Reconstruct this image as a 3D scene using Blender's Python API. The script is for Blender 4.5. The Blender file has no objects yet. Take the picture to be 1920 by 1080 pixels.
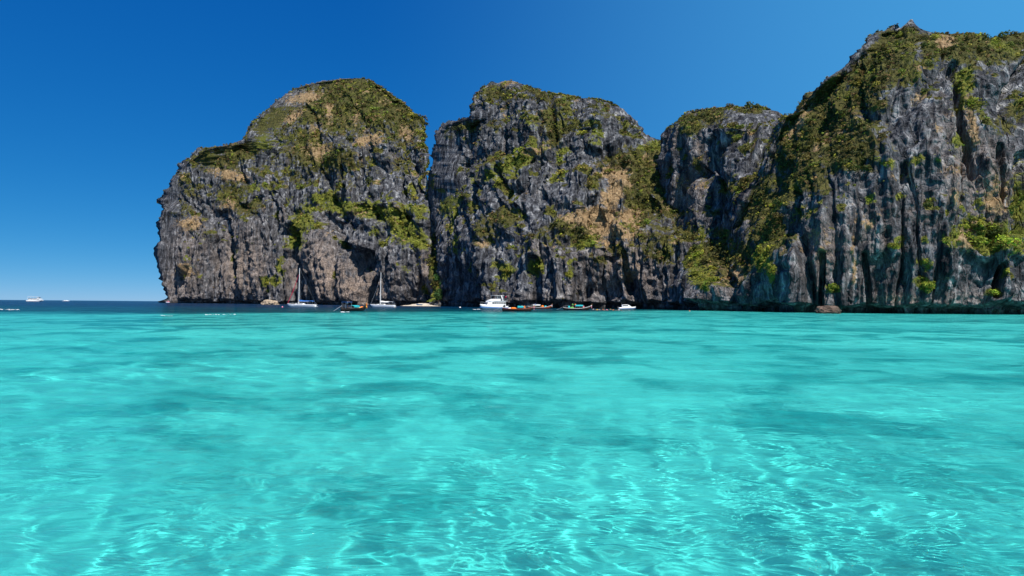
import bpy, bmesh, math, random
import numpy as np
from mathutils import Vector, Matrix

sc = bpy.context.scene
COL = sc.collection

# ------------------------------------------------------------------ camera
FPX, CX, CY = 1280.0, 960.0, 540.0           # focal length and centre in photo pixels (1920 x 1080)
CAM_H = 2.0
PITCH, ROLL = math.atan(30 / 1280), math.atan(0.0083)
Fv = np.array([0, math.cos(PITCH), math.sin(PITCH)])
R0 = np.array([1.0, 0, 0]); U0 = np.array([0, -math.sin(PITCH), math.cos(PITCH)])
Rv = math.cos(ROLL) * R0 + math.sin(ROLL) * U0
Uv = -math.sin(ROLL) * R0 + math.cos(ROLL) * U0
cam = bpy.data.cameras.new('camera'); cam_o = bpy.data.objects.new('camera', cam); COL.objects.link(cam_o)
cam.sensor_width = 36; cam.lens = 24; cam.clip_start = 0.1; cam.clip_end = 80000
M = Matrix(((Rv[0], Uv[0], -Fv[0], 0), (Rv[1], Uv[1], -Fv[1], 0), (Rv[2], Uv[2], -Fv[2], CAM_H), (0, 0, 0, 1)))
cam_o.matrix_world = M
sc.camera = cam_o

# ------------------------------------------------------------------ sky, sun, exposure
SUN_EL, SUN_AZ = math.radians(55), math.radians(157)
SUN_DIR = np.array([math.sin(SUN_AZ) * math.cos(SUN_EL), math.cos(SUN_AZ) * math.cos(SUN_EL), math.sin(SUN_EL)])
world = bpy.data.worlds.new('World'); sc.world = world; world.use_nodes = True
wn = world.node_tree
bg = wn.nodes['Background']
sky = wn.nodes.new('ShaderNodeTexSky'); sky.sky_type = 'NISHITA'; sky.sun_disc = False
sky.sun_elevation = SUN_EL; sky.sun_rotation = SUN_AZ
sky.altitude = 0; sky.air_density = 0.3; sky.dust_density = 0.08; sky.ozone_density = 10.0
# one response curve over the whole sky (polarised, saturated look of the photograph)
sp_ = wn.nodes.new('ShaderNodeSeparateColor'); cb_ = wn.nodes.new('ShaderNodeCombineColor')
wn.links.new(sky.outputs[0], sp_.inputs[0])
for i_, (k_, p_) in enumerate(((1.5, 1.75), (0.58, 0.69), (0.61, 0.35))):
    a_ = wn.nodes.new('ShaderNodeMath'); a_.operation = 'MULTIPLY'; a_.inputs[1].default_value = 0.1
    b_ = wn.nodes.new('ShaderNodeMath'); b_.operation = 'POWER'; b_.inputs[1].default_value = p_
    c_ = wn.nodes.new('ShaderNodeMath'); c_.operation = 'MULTIPLY'; c_.inputs[1].default_value = k_ * 10
    wn.links.new(sp_.outputs[i_], a_.inputs[0]); wn.links.new(a_.outputs[0], b_.inputs[0]); wn.links.new(b_.outputs[0], c_.inputs[0]); wn.links.new(c_.outputs[0], cb_.inputs[i_])
# the sky pales towards the east (right), where the sun stands
geo_ = wn.nodes.new('ShaderNodeTexCoord'); sx_ = wn.nodes.new('ShaderNodeSeparateXYZ'); wn.links.new(geo_.outputs['Generated'], sx_.inputs[0])
mr_ = wn.nodes.new('ShaderNodeMapRange'); mr_.interpolation_type = 'SMOOTHSTEP'; mr_.inputs[1].default_value = -0.25; mr_.inputs[2].default_value = 0.72; mr_.inputs[4].default_value = 0.92
wn.links.new(sx_.outputs[0], mr_.inputs[0])
mx_ = wn.nodes.new('ShaderNodeMixRGB'); mx_.inputs[2].default_value = (0.55, 2.8, 5.7, 1)
wn.links.new(mr_.outputs[0], mx_.inputs[0]); wn.links.new(cb_.outputs[0], mx_.inputs[1]); wn.links.new(mx_.outputs[0], bg.inputs[0])
bg.inputs[1].default_value = 0.10
sun = bpy.data.lights.new('sun', 'SUN'); sun.energy = 5.0; sun.angle = math.radians(0.53); sun.color = (1, 0.95, 0.87)
sun_o = bpy.data.objects.new('sun', sun); COL.objects.link(sun_o)
sun_o.rotation_euler = Vector(-SUN_DIR).to_track_quat('-Z', 'Y').to_euler()
sun.cycles.is_caustics_light = True
sc.view_settings.view_transform = 'Standard'; sc.view_settings.look = 'None'
sc.view_settings.exposure = 0.4; sc.view_settings.gamma = 1.0
sc.render.engine = 'CYCLES'
sc.cycles.max_bounces = 5; sc.cycles.diffuse_bounces = 2; sc.cycles.glossy_bounces = 2
sc.cycles.transmission_bounces = 4; sc.cycles.transparent_max_bounces = 8
sc.cycles.sample_clamp_indirect = 4.0

# ------------------------------------------------------------------ helpers
def hor(px): return 562.0 + 0.0083 * px
def pt(px, py, d):
    """photo pixel + distance (metres along +Y) -> world point"""
    px = np.asarray(px, float); py = np.asarray(py, float); d = np.asarray(d, float)
    u = (px - CX) / FPX; v = (CY - py) / FPX
    D = Fv + u[..., None] * Rv + v[..., None] * Uv
    return D * (d / D[..., 1])[..., None] + np.array([0, 0, CAM_H])
def proj(P):
    Q = P - np.array([0, 0, CAM_H])
    dz = np.maximum(Q @ Fv, 1e-3)
    return CX + FPX * (Q @ Rv) / dz, CY - FPX * (Q @ Uv) / dz
def wl(px, d):
    """world x of photo column px on the water at distance d"""
    return (px - CX) / FPX * d
def sstep(a, b, x):
    t = np.clip((x - a) / (b - a), 0, 1); return t * t * (3 - 2 * t)

_rng = np.random.default_rng(7)
_perm = _rng.permutation(256); _perm = np.concatenate([_perm, _perm, _perm])
_g = _rng.normal(size=(256, 3)); _g /= np.linalg.norm(_g, axis=1)[:, None]; _g = (_g * 1.6).astype(np.float32)
def noise(P):
    """3-D gradient noise, about -1..1, on an (n,3) array"""
    P = P.astype(np.float32)
    I = np.floor(P); f = P - I; I = I.astype(np.int64) & 255
    w = f * f * f * (f * (f * 6 - 15) + 10)
    out = np.zeros(len(P), np.float32)
    for dx in (0, 1):
        hx = _perm[I[:, 0] + dx]; wx = w[:, 0] if dx else 1 - w[:, 0]
        for dy in (0, 1):
            hy = _perm[hx + I[:, 1] + dy]; wy = wx * (w[:, 1] if dy else 1 - w[:, 1])
            for dz in (0, 1):
                g = _g[_perm[hy + I[:, 2] + dz]]
                wz = wy * (w[:, 2] if dz else 1 - w[:, 2])
                out += wz * (g[:, 0] * (f[:, 0] - dx) + g[:, 1] * (f[:, 1] - dy) + g[:, 2] * (f[:, 2] - dz))
    return out
def ns(P, sx, sy=None, sz=None, off=0.0):
    sy = sx if sy is None else sy; sz = sx if sz is None else sz
    return noise(P / np.array([sx, sy, sz]) + off)
def fbm(P, s, octv=4, off=0.0, gain=0.5):
    o = np.zeros(len(P), np.float32); a = 1.0
    for i in range(octv):
        o += a * noise(P / s + off + 17.3 * i); s = s / 2.03; a *= gain
    return o

def new_mesh(name, V, F, smooth=True):
    V = np.asarray(V, np.float32); F = np.asarray(F, np.int32); k = F.shape[1]
    me = bpy.data.meshes.new(name)
    me.vertices.add(len(V)); me.vertices.foreach_set('co', V.ravel())
    me.loops.add(F.size); me.loops.foreach_set('vertex_index', F.ravel())
    me.polygons.add(len(F)); me.polygons.foreach_set('loop_start', np.arange(0, F.size, k, dtype=np.int32))
    me.update(calc_edges=True)
    if smooth: me.shade_smooth()
    return me
def attr(me, name, arr):
    a = me.attributes.new(name, 'FLOAT', 'POINT'); a.data.foreach_set('value', np.asarray(arr, np.float32))
def link(name, data, mat=None, parent=None, loc=None, rz=0.0):
    o = bpy.data.objects.new(name, data); COL.objects.link(o)
    if mat is not None: data.materials.append(mat)
    if parent is not None: o.parent = parent
    if loc is not None: o.location = loc
    if rz: o.rotation_euler = (0, 0, rz)
    return o
def tag(o, label=None, cat=None, group=None, kind=None):
    if label: o['label'] = label
    if cat: o['category'] = cat
    if group: o['group'] = group
    if kind: o['kind'] = kind
    return o

class G:
    """tiny node-graph writer"""
    def __init__(s, name):
        s.m = bpy.data.materials.new(name); s.m.use_nodes = True; s.t = s.m.node_tree; s.t.nodes.clear()
        s.out = s.n('OutputMaterial')
    def n(s, typ, **kw):
        nd = s.t.nodes.new('ShaderNode' + typ)
        for k, v in kw.items(): setattr(nd, k, v)
        return nd
    def set(s, sock, v):
        if hasattr(v, 'links'): s.t.links.new(v, sock)
        else: sock.default_value = v
    def math(s, op, a, b=0.0, clamp=False):
        nd = s.n('Math', operation=op, use_clamp=clamp); s.set(nd.inputs[0], a); s.set(nd.inputs[1], b); return nd.outputs[0]
    def mix(s, f, a, b, blend='MIX'):
        nd = s.n('MixRGB', blend_type=blend); s.set(nd.inputs[0], f); s.set(nd.inputs[1], a); s.set(nd.inputs[2], b); return nd.outputs[0]
    def noise(s, vec, scale, detail=4.0, rough=0.55, dist=0.0):
        nd = s.n('TexNoise'); s.set(nd.inputs['Vector'], vec); nd.inputs['Scale'].default_value = scale
        nd.inputs['Detail'].default_value = detail; nd.inputs['Roughness'].default_value = rough; nd.inputs['Distortion'].default_value = dist
        return nd.outputs['Fac']
    def ramp(s, f, stops, interp='LINEAR'):
        nd = s.n('ValToRGB'); s.set(nd.inputs[0], f); cr = nd.color_ramp; cr.interpolation = interp
        while len(cr.elements) < len(stops): cr.elements.new(0.5)
        for e, (p, c) in zip(cr.elements, stops):
            e.position = p; e.color = (*c, 1) if len(c) == 3 else c
        return nd.outputs[0]
    def step(s, f, a, b):
        nd = s.n('MapRange', interpolation_type='SMOOTHSTEP'); s.set(nd.inputs[0], f)
        nd.inputs[1].default_value = a; nd.inputs[2].default_value = b; return nd.outputs[0]
    def attr(s, name): return s.n('Attribute', attribute_name=name).outputs['Fac']
    def mapv(s, vec, scale):
        nd = s.n('Mapping'); s.set(nd.inputs[0], vec); nd.inputs['Scale'].default_value = scale; return nd.outputs[0]
    def pos(s): return s.n('NewGeometry').outputs['Position']
    def principled(s, color, rough=0.8, spec=0.3, normal=None, **kw):
        p = s.n('BsdfPrincipled'); s.set(p.inputs['Base Color'], color if hasattr(color, 'links') else (*color, 1))
        s.set(p.inputs['Roughness'], rough); p.inputs['Specular IOR Level'].default_value = spec
        if normal is not None: s.t.links.new(normal, p.inputs['Normal'])
        for k, v in kw.items(): s.set(p.inputs[k.replace('_', ' ')], v)
        s.t.links.new(p.outputs[0], s.out.inputs[0]); return p
    def bump(s, h, strength, dist, normal=None):
        b = s.n('Bump'); s.set(b.inputs['Height'], h); b.inputs['Strength'].default_value = strength; b.inputs['Distance'].default_value = dist
        if normal is not None: s.t.links.new(normal, b.inputs['Normal'])
        return b.outputs[0]

# ------------------------------------------------------------------ materials of the setting
def mat_rock():
    g = G('limestone'); P = g.pos()
    flute = g.noise(g.mapv(P, (0.35, 0.35, 0.045)), 1.0, 5, 0.62, 0.6)
    mid = g.noise(g.mapv(P, (1, 1, 0.55)), 0.22, 5, 0.65)
    fine = g.noise(P, 1.3, 3, 0.7)
    grey = g.ramp(g.math('ADD', g.math('MULTIPLY', flute, 0.6), g.math('MULTIPLY', mid, 0.4)),
                  [(0.38, (0.011, 0.012, 0.015)), (0.47, (0.042, 0.044, 0.051)), (0.55, (0.112, 0.116, 0.130)), (0.67, (0.40, 0.40, 0.405))])
    grey = g.mix(g.math('MULTIPLY', g.step(fine, 0.35, 0.7), 0.55), grey, g.mix(1.0, grey, (1.7, 1.66, 1.6, 1), 'MULTIPLY'))
    # iron-stained tan and pinkish faces
    tanm = g.math('MULTIPLY', g.step(g.noise(g.mapv(P, (1, 1, 0.5)), 0.075, 6, 0.6), 0.56, 0.72), 0.45)
    tanm = g.math('MAXIMUM', tanm, g.math('MULTIPLY', g.attr('tan'), g.step(mid, 0.36, 0.56)))
    tan = g.ramp(fine, [(0.3, (0.08, 0.062, 0.052)), (0.52, (0.27, 0.205, 0.165)), (0.72, (0.50, 0.42, 0.37))])
    c = g.mix(tanm, grey, tan)
    # black algae streaks running down
    st = g.step(g.noise(g.mapv(P, (0.5, 0.5, 0.02)), 1.0, 5, 0.6, 0.3), 0.54, 0.68)
    c = g.mix(g.math('MULTIPLY', st, 0.72), c, (0.022, 0.023, 0.026, 1))
    # tide-washed band
    z = g.n('SeparateXYZ'); g.t.links.new(P, z.inputs[0])
    wet = g.step(g.math('ADD', z.outputs[2], g.math('MULTIPLY', mid, 3.0)), 3.6, 1.9)
    c = g.mix(g.math('MULTIPLY', wet, 0.7), c, (0.035, 0.033, 0.028, 1))
    # thin soil, dry grass and low scrub on ledges
    veg = g.attr('veg'); dry = g.attr('dry'); bri = g.attr('bright')
    n1 = g.noise(P, 0.45, 6, 0.7)
    gr = g.ramp(n1, [(0.3, (0.020, 0.022, 0.008)), (0.5, (0.065, 0.062, 0.018)), (0.68, (0.13, 0.115, 0.035))])
    grb = g.ramp(n1, [(0.3, (0.035, 0.045, 0.008)), (0.5, (0.11, 0.12, 0.02)), (0.7, (0.22, 0.22, 0.045))])
    gr = g.mix(bri, gr, grb)
    vm = g.step(g.math('ADD', veg, g.math('MULTIPLY', g.math('SUBTRACT', n1, 0.5), 1.1)), 0.30, 0.50)
    c = g.mix(vm, c, gr)
    dg = g.ramp(g.noise(P, 0.6, 6, 0.75), [(0.28, (0.09, 0.058, 0.030)), (0.5, (0.27, 0.180, 0.095)), (0.7, (0.48, 0.35, 0.205))])
    dm = g.step(g.math('ADD', dry, g.math('MULTIPLY', g.math('SUBTRACT', g.noise(P, 0.35, 6, 0.75), 0.5), 2.0)), 0.32, 0.60)
    c = g.mix(dm, c, dg)
    vo = g.n('TexVoronoi', feature='DISTANCE_TO_EDGE'); g.set(vo.inputs['Vector'], g.mapv(P, (0.42, 0.42, 0.13))); vo.inputs['Scale'].default_value = 1.0
    hsum = g.math('ADD', g.math('ADD', g.math('MULTIPLY', mid, 1.3), g.math('MULTIPLY', fine, 0.55)), g.math('ADD', g.math('MULTIPLY', flute, 1.1), g.math('MULTIPLY', g.step(vo.outputs['Distance'], 0.0, 0.10), 0.35)))
    b = g.bump(hsum, 1.0, 1.2)
    g.principled(c, 0.92, 0.15, b)
    return g.m

def mat_leaf(name='foliage'):
    g = G(name)
    col = g.n('ObjectInfo').outputs['Color']
    v = g.attr('tone')
    c = g.mix(1.0, col, g.ramp(v, [(0.0, (0.45, 0.42, 0.40)), (0.5, (0.95, 0.95, 0.9)), (1.0, (1.75, 1.7, 1.35))]), 'MULTIPLY')
    p = g.principled(c, 0.7, 0.25)
    tr = g.n('BsdfTranslucent'); g.set(tr.inputs[0], c)
    mx = g.n('MixShader'); mx.inputs[0].default_value = 0.28
    g.t.links.new(p.outputs[0], mx.inputs[1]); g.t.links.new(tr.outputs[0], mx.inputs[2]); g.t.links.new(mx.outputs[0], g.out.inputs[0])
    return g.m
def mat_leaf_attr():
    g = G('scrub_foliage')
    a = g.n('Attribute', attribute_name='leafcol').outputs['Color']
    p = g.principled(a, 0.75, 0.2)
    tr = g.n('BsdfTranslucent'); g.set(tr.inputs[0], a)
    mx = g.n('MixShader'); mx.inputs[0].default_value = 0.25
    g.t.links.new(p.outputs[0], mx.inputs[1]); g.t.links.new(tr.outputs[0], mx.inputs[2]); g.t.links.new(mx.outputs[0], g.out.inputs[0])
    return g.m
def plain(name, c, rough=0.5, spec=0.4, var=0.12, scale=3.0, metallic=0.0):
    g = G(name)
    tc = g.n('TexCoord').outputs['Object']
    n = g.noise(tc, scale, 4, 0.6)
    col = g.mix(g.step(n, 0.3, 0.7), (*[x * (1 - var) for x in c], 1), (*[min(1, x * (1 + var * 0.5)) for x in c], 1))
    g.principled(col, rough, spec, Metallic=metallic)
    return g.m

ROCK = mat_rock(); LEAF = mat_leaf(); LEAFA = mat_leaf_attr()

# ------------------------------------------------------------------ sea
YB = np.array([[-4000, 60], [-400, 62], [-73, 98], [-54, 104], [-39, 137], [0, 158], [22, 192], [60, 262], [200, 420], [900, 700], [6000, 900]], float)
def deepness(X, Y):
    P = np.stack([X.ravel(), Y.ravel(), np.zeros(X.size)], -1)
    n = (fbm(P, 34.0, 3) * 17).reshape(X.shape)
    yb = np.interp(X, YB[:, 0], YB[:, 1]) + n
    return (Y - yb)

def build_sea():
    rng = np.random.default_rng(11)
    rr = np.concatenate([np.geomspace(3.0, 420, 560), np.geomspace(440, 26000, 26)])
    fine = np.radians(np.linspace(-47, 47, 410))
    coarse = np.radians(np.linspace(47, 313, 44))[1:-1]
    aa = np.concatenate([fine, coarse]); na, nr = len(aa), len(rr)
    R, A = np.meshgrid(rr, aa, indexing='ij')
    X = R * np.sin(A); Y = -6.0 + R * np.cos(A)
    da = np.minimum(np.abs(np.diff(aa, append=aa[0] + 2 * math.pi)), np.abs(np.diff(aa, prepend=aa[-1] - 2 * math.pi)))
    sp = np.maximum(np.gradient(rr)[:, None], R * da[None, :])
    Z = np.zeros_like(X)
    P2 = np.stack([X.ravel(), Y.ravel(), np.zeros(X.size)], -1)
    gust = (0.85 + 0.9 * fbm(P2, 9.0, 2).reshape(X.shape)).clip(0.2, 1.9)
    wx = (0.16 * noise(P2 / 2.3)).reshape(X.shape); wy = (0.16 * noise(P2 / 2.3 + 31.7)).reshape(X.shape)
    for i in range(84):
        lam = 0.22 * 27 ** rng.random() if i < 70 else 6 + 12 * rng.random()
        k = 2 * math.pi / lam; th = rng.uniform(0, 6.283) if lam < 0.7 else rng.normal(1.15, 0.6)
        amp = (0.0040 * lam if lam < 0.7 else 0.0050 * lam ** 0.4 * (0.20 + 0.8 * sstep(9, 40, R)) if lam < 6 else 0.009)
        fade = np.clip(lam / (sp * 3.0) - 0.6, 0, 1)
        ph = k * ((X + wx) * math.cos(th) + (Y + wy) * math.sin(th)) + rng.random() * 6.283
        s = np.sin(ph)
        Z += amp * fade * (gust if lam < 2.5 else 1) * (s if lam < 1.5 else 1.15 * (1 - np.abs(np.sin(ph / 2)) * 2) * 0.5 + 0.5 * s)
    V = np.stack([X, Y, Z], -1).reshape(-1, 3)
    idx = np.arange(nr * na).reshape(nr, na); nx = np.roll(idx, -1, 1)
    F = np.stack([idx[:-1], idx[1:], nx[1:], nx[:-1]], -1).reshape(-1, 4)
    # centre of the sheet, under the viewer
    V = np.concatenate([V, [[0, -6, 0]]]); c = len(V) - 1
    F = np.concatenate([F, np.stack([np.full(na // 2, c), idx[0, 0:na - 1:2][:na // 2], idx[0, 1::2][:na // 2], nx[0, 1::2][:na // 2]], -1)])
    me = new_mesh('water', V, F)
    bm = bmesh.new(); bm.from_mesh(me); bmesh.ops.recalc_face_normals(bm, faces=bm.faces)
    up = sum(f.normal.z for f in list(bm.faces)[:200])
    if up < 0: bmesh.ops.reverse_faces(bm, faces=bm.faces)
    bm.to_mesh(me); bm.free(); me.shade_smooth()
    dp = deepness(V[:, 0], V[:, 1])
    attr(me, 'deep', dp)
    g = G('sea_water'); P = g.pos()
    deep = g.math('ADD', g.attr('deep'), g.math('MULTIPLY', g.math('SUBTRACT', g.noise(g.mapv(P, (0.5, 1, 0)), 0.10, 4, 0.6), 0.5), 70.0))
    d1 = g.step(deep, -22, 44); d2 = g.step(deep, 10, 260)
    tint = g.mix(d1, (0.33, 0.99, 0.955, 1), (0.02, 0.40, 0.46, 1))
    tint = g.mix(d2, tint, (0.01, 0.27, 0.46, 1))
    rf = g.n('BsdfRefraction'); rf.inputs['Roughness'].default_value = 0.0; rf.inputs['IOR'].default_value = 1.333
    g.set(rf.inputs[0], tint)
    rip = g.noise(g.mapv(P, (1, 1.7, 1)), 0.9, 7, 0.62, 0.4)
    nrm = g.bump(rip, 0.8, 0.30)
    nrr = g.bump(g.noise(g.mapv(P, (1, 1.8, 1)), 1.1, 3, 0.55, 0.6), 0.40, 0.14); g.t.links.new(nrr, rf.inputs['Normal'])
    fr = g.n('Fresnel'); fr.inputs[0].default_value = 1.333; g.t.links.new(nrm, fr.inputs[1])
    fac = g.math('MINIMUM', g.math('MULTIPLY', fr.outputs[0], 0.50), 0.34)
    gl = g.n('BsdfGlossy'); gl.inputs['Roughness'].default_value = 0.09; g.t.links.new(nrm, gl.inputs['Normal'])
    tp = g.n('BsdfTransparent'); g.set(tp.inputs[0], tint)
    body = g.n('MixShader'); body.inputs[0].default_value = 0.18; g.t.links.new(rf.outputs[0], body.inputs[1]); g.t.links.new(tp.outputs[0], body.inputs[2])
    mx = g.n('MixShader'); g.t.links.new(fac, mx.inputs[0]); g.t.links.new(body.outputs[0], mx.inputs[1]); g.t.links.new(gl.outputs[0], mx.inputs[2])
    g.t.links.new(mx.outputs[0], g.out.inputs[0])
    o = link('water', me, g.m); tag(o, 'clear turquoise bay water with small ripples', 'water', kind='structure')
    o.cycles.is_caustics_caster = True
    # seabed
    rr2 = np.concatenate([np.geomspace(2.0, 500, 150), np.geomspace(520, 26000, 30)]); aa2 = np.radians(np.linspace(0, 360, 241)[:-1])
    R, A = np.meshgrid(rr2, aa2, indexing='ij'); X = R * np.sin(A); Y = -6 + R * np.cos(A)
    dd = deepness(X, Y)
    P2 = np.stack([X.ravel(), Y.ravel(), np.zeros(X.size)], -1)
    Z = -2.6 - 0.4 * fbm(P2, 16.0, 3).reshape(X.shape) - 0.06 * fbm(P2, 1.7, 2).reshape(X.shape) - 11 * sstep(0, 60, dd) - 14 * sstep(50, 500, dd)
    V = np.stack([X, Y, Z], -1).reshape(-1, 3); V = np.concatenate([V, [[0, -6, -2.6]]]); c = len(V) - 1
    n2, m2 = X.shape; idx = np.arange(n2 * m2).reshape(n2, m2); nx = np.roll(idx, -1, 1)
    F = np.stack([idx[:-1], nx[:-1], nx[1:], idx[1:]], -1).reshape(-1, 4)[:, ::-1]
    F = np.concatenate([F, np.stack([np.full(m2 // 2, c), idx[0, 0::2], idx[0, 1::2], nx[0, 1::2]], -1)])
    me = new_mesh('seabed', V, F)
    g = G('coral_sand'); P = g.pos()
    big = g.noise(P, 0.045, 4, 0.55, 0.4)
    patch = g.noise(g.mapv(P, (1, 1, 0)), 0.21, 5, 0.6, 0.5)
    small = g.noise(g.mapv(P, (1, 1, 0)), 0.62, 6, 0.65, 0.3)
    m = g.step(g.math('ADD', g.math('MULTIPLY', patch, 0.7), g.math('MULTIPLY', big, 0.3)), 0.47, 0.57)
    m2_ = g.math('MULTIPLY', g.step(small, 0.53, 0.66), 0.55)
    m = g.math('MAXIMUM', m, m2_)
    sand = g.mix(g.step(g.noise(g.mapv(P, (1, 1, 0)), 0.055, 3, 0.5, 0.6), 0.38, 0.62), (0.60, 0.70, 0.68, 1), (0.93, 0.90, 0.84, 1))
    c = g.mix(g.math('MULTIPLY', m, 0.88), sand, (0.06, 0.33, 0.36, 1))
    c = g.mix(g.math('MULTIPLY', g.step(g.noise(P, 2.6, 5, 0.7), 0.42, 0.7), 0.25), c, (0.5, 0.52, 0.46, 1))
    g.principled(c, 1.0, 0.0)
    so = link('seabed', me, g.m); tag(so, 'pale sandy seabed with darker patches under the water', 'seabed', kind='structure')
    so.cycles.is_caustics_receiver = True
build_sea()

# ------------------------------------------------------------------ cliffs
TUFTS = []        # (position, normal, size, colour kind 0 olive 1 bright 2 dry, massif) candidates for scrub
MASS = {}

def blobs_eval(px, py, blobs):
    m = np.zeros(len(px), np.float32)
    for (cx, cy, rx, ry, rot, s) in blobs:
        a = math.radians(rot); dx = px - cx; dy = py - cy
        u = (dx * math.cos(a) + dy * math.sin(a)) / rx; v = (-dx * math.sin(a) + dy * math.cos(a)) / ry
        q = u * u + v * v
        m = np.maximum(m, s * np.exp(-q * 0.45))
    return m
def seg_dist(px, py, line):
    d = np.full(len(px), 1e9)
    for (x0, y0), (x1, y1) in zip(line[:-1], line[1:]):
        vx, vy = x1 - x0, y1 - y0
        t = np.clip(((px - x0) * vx + (py - y0) * vy) / (vx * vx + vy * vy + 1e-9), 0, 1)
        d = np.minimum(d, np.hypot(px - x0 - t * vx, py - y0 - t * vy))
    return d

def massif(key, label, Ls, Rs, base, setback, infl, ncol, nrow, seed, feats=(), arete=None, green=(), bright=(), dry=(), tan=(),
           notch=5.5, rough=1.0, nback=26, autoveg=0.35, ncap=2.4, tuft_n=1500, tuft_s=1.0, zs=1.0, bed=0.9, ledge=1.0, iso=1.0, cover=((0, 0.0), (1, 0.3))):
    Lh = np.array([(x, hor(x) - y) for x, y in Ls], float); Rh = np.array([(x, hor(x) - y) for x, y in Rs], float)
    Lh[:, 1] = np.maximum.accumulate(Lh[:, 1] + np.arange(len(Lh)) * 0.05)
    Rh[:, 1] = np.maximum.accumulate(Rh[:, 1] + np.arange(len(Rh)) * 0.05)
    top = min(Lh[-1, 1], Rh[-1, 1]); bot = -20.0
    t = np.linspace(0, 1, nrow)
    tt = 0.55 * t + 0.45 * (1 - (1 - t) ** 2.2)
    hp = bot + (top - bot) * tt
    # more rows around the waterline notch
    hp = np.unique(np.concatenate([hp, np.linspace(-14, 16, 26)]))
    nrow = len(hp)
    xl = np.interp(hp, Lh[:, 1], Lh[:, 0]); xr = np.interp(hp, Rh[:, 1], Rh[:, 0])
    gh = np.arange(bot, top, 0.5); kr = np.exp(-(np.arange(-16, 17) / 8.0) ** 2); kr /= kr.sum()
    def smooth_edge(E):
        e = np.interp(gh, E[:, 1], E[:, 0]); e2 = np.convolve(np.pad(e, 16, mode='reflect', reflect_type='odd'), kr, 'valid')
        m_ = sstep(top - 3, top - 14, gh); return np.interp(hp, gh, e2 * m_ + e * (1 - m_))
    xl, xr = smooth_edge(Lh), smooth_edge(Rh)
    s = np.linspace(-1, 1, ncol); wf = 0.62 * s + 0.38 * np.sin(s * math.pi / 2)
    wb = np.sin(np.linspace(1, -1, nback + 2)[1:-1] * math.pi / 2)
    W = np.concatenate([wf, wb]); back = np.concatenate([np.zeros(ncol), np.ones(nback)])
    PX = (xl + xr)[:, None] / 2 + (xr - xl)[:, None] / 2 * W[None, :]
    HP = np.repeat(hp[:, None], len(W), 1)
    PY = hor(PX) - HP
    B = np.interp(PX, [b[0] for b in base], [b[1] for b in base])
    hfrac = np.clip(HP / top, 0, 1)
    q_ = np.stack([PX.ravel() / 60.0, HP.ravel() / 90.0, np.full(PX.size, seed * 3.1)], -1)
    hw = np.clip(hfrac + ledge * (0.085 * noise(q_) + 0.04 * noise(q_ * 2.7 + 5)).reshape(PX.shape) * np.sin(np.clip(hfrac, 0, 1) * math.pi), 0, 1)
    SB = np.interp(hw, [b[0] for b in setback], [b[1] for b in setback])
    half = (xr - xl)[:, None] / 2 / FPX * B.mean()
    b = np.minimum(infl * half, 130.0)
    cap = 1 - np.clip(1 - np.abs(W) ** ncap, 0, 1) ** (1 / ncap)
    up_ = sstep(0.30, 0.60, hfrac); cap = cap[None, :] * (1 - up_) + (np.abs(W) ** 2.2)[None, :] * up_
    Dp = B + SB + b * cap
    if arete is not None:
        line, k = arete
        xa = np.interp(PY, [p[1] for p in line], [p[0] for p in line])
        dx = np.maximum(xa - PX, 0); dx = np.sqrt(dx * dx + 36) - 6
        Dp = Dp + k * dx / FPX * B
    bk = back[None, :] > 0
    edge = Dp[:, ncol - 1:ncol] * 0.5 + Dp[:, :1] * 0.5
    Dp = np.where(bk, np.maximum(B + SB, edge) + b * (1 - cap) * 0.9 + (b * 0.0 + 2), Dp)
    pos = pt(PX, PY, Dp)
    nC = len(W)
    # outward normals of the smooth body
    dc = np.roll(pos, -1, 1) - np.roll(pos, 1, 1); dr = np.gradient(pos, axis=0)
    N = np.cross(dc, dr); N /= np.maximum(np.linalg.norm(N, axis=2, keepdims=True), 1e-6)
    P = pos.reshape(-1, 3); N = N.reshape(-1, 3); px, py = PX.ravel(), PY.ravel()
    sc_ = P[:, 1].mean() / 300.0; sc_ = 0.75 + 0.35 * sc_
    off = seed * 7.77
    steep = np.clip(1.15 - np.abs(N[:, 2]), 0.25, 1)
    Wp = P + np.stack([ns(P, 30, 30, 90 * zs, off + 3), ns(P, 30, 30, 90 * zs, off + 9), 0.5 * ns(P, 30, off=off + 15)], -1) * 7
    # flutes and joints run straight down the face: noise in (along the face, a little depth, height)
    along = ((px - CX) / FPX * B.ravel())
    Pf = np.stack([along, 0.28 * P[:, 1], P[:, 2]], -1)
    Wf = Pf + np.stack([3.6 * ns(Pf, 20, 20, 48, off + 3) + 1.2 * ns(Pf, 8, 8, 14, off + 33), 0 * along, 0 * along], -1)
    d = 6.0 * sc_ * ns(Wp, 58 * sc_, 58 * sc_, 75 * sc_, off)
    k1 = sc_; kz = zs * sc_
    rid = lambda Q, a_, b_, o_: 1 - np.abs(ns(Q, a_, a_, b_, off + o_)) * 2.0
    d += steep * rough * (3.4 * sc_ * rid(Wf, 17 * k1, 90 * kz, 1) + 2.0 * k1 * rid(Wf, 6.5 * k1, 38 * kz, 2) + 1.3 * k1 * rid(Wf, 3.2 * k1, 20 * kz, 60) + 0.85 * k1 * rid(Wf, 1.7 * k1, 9 * kz, 4))
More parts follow.
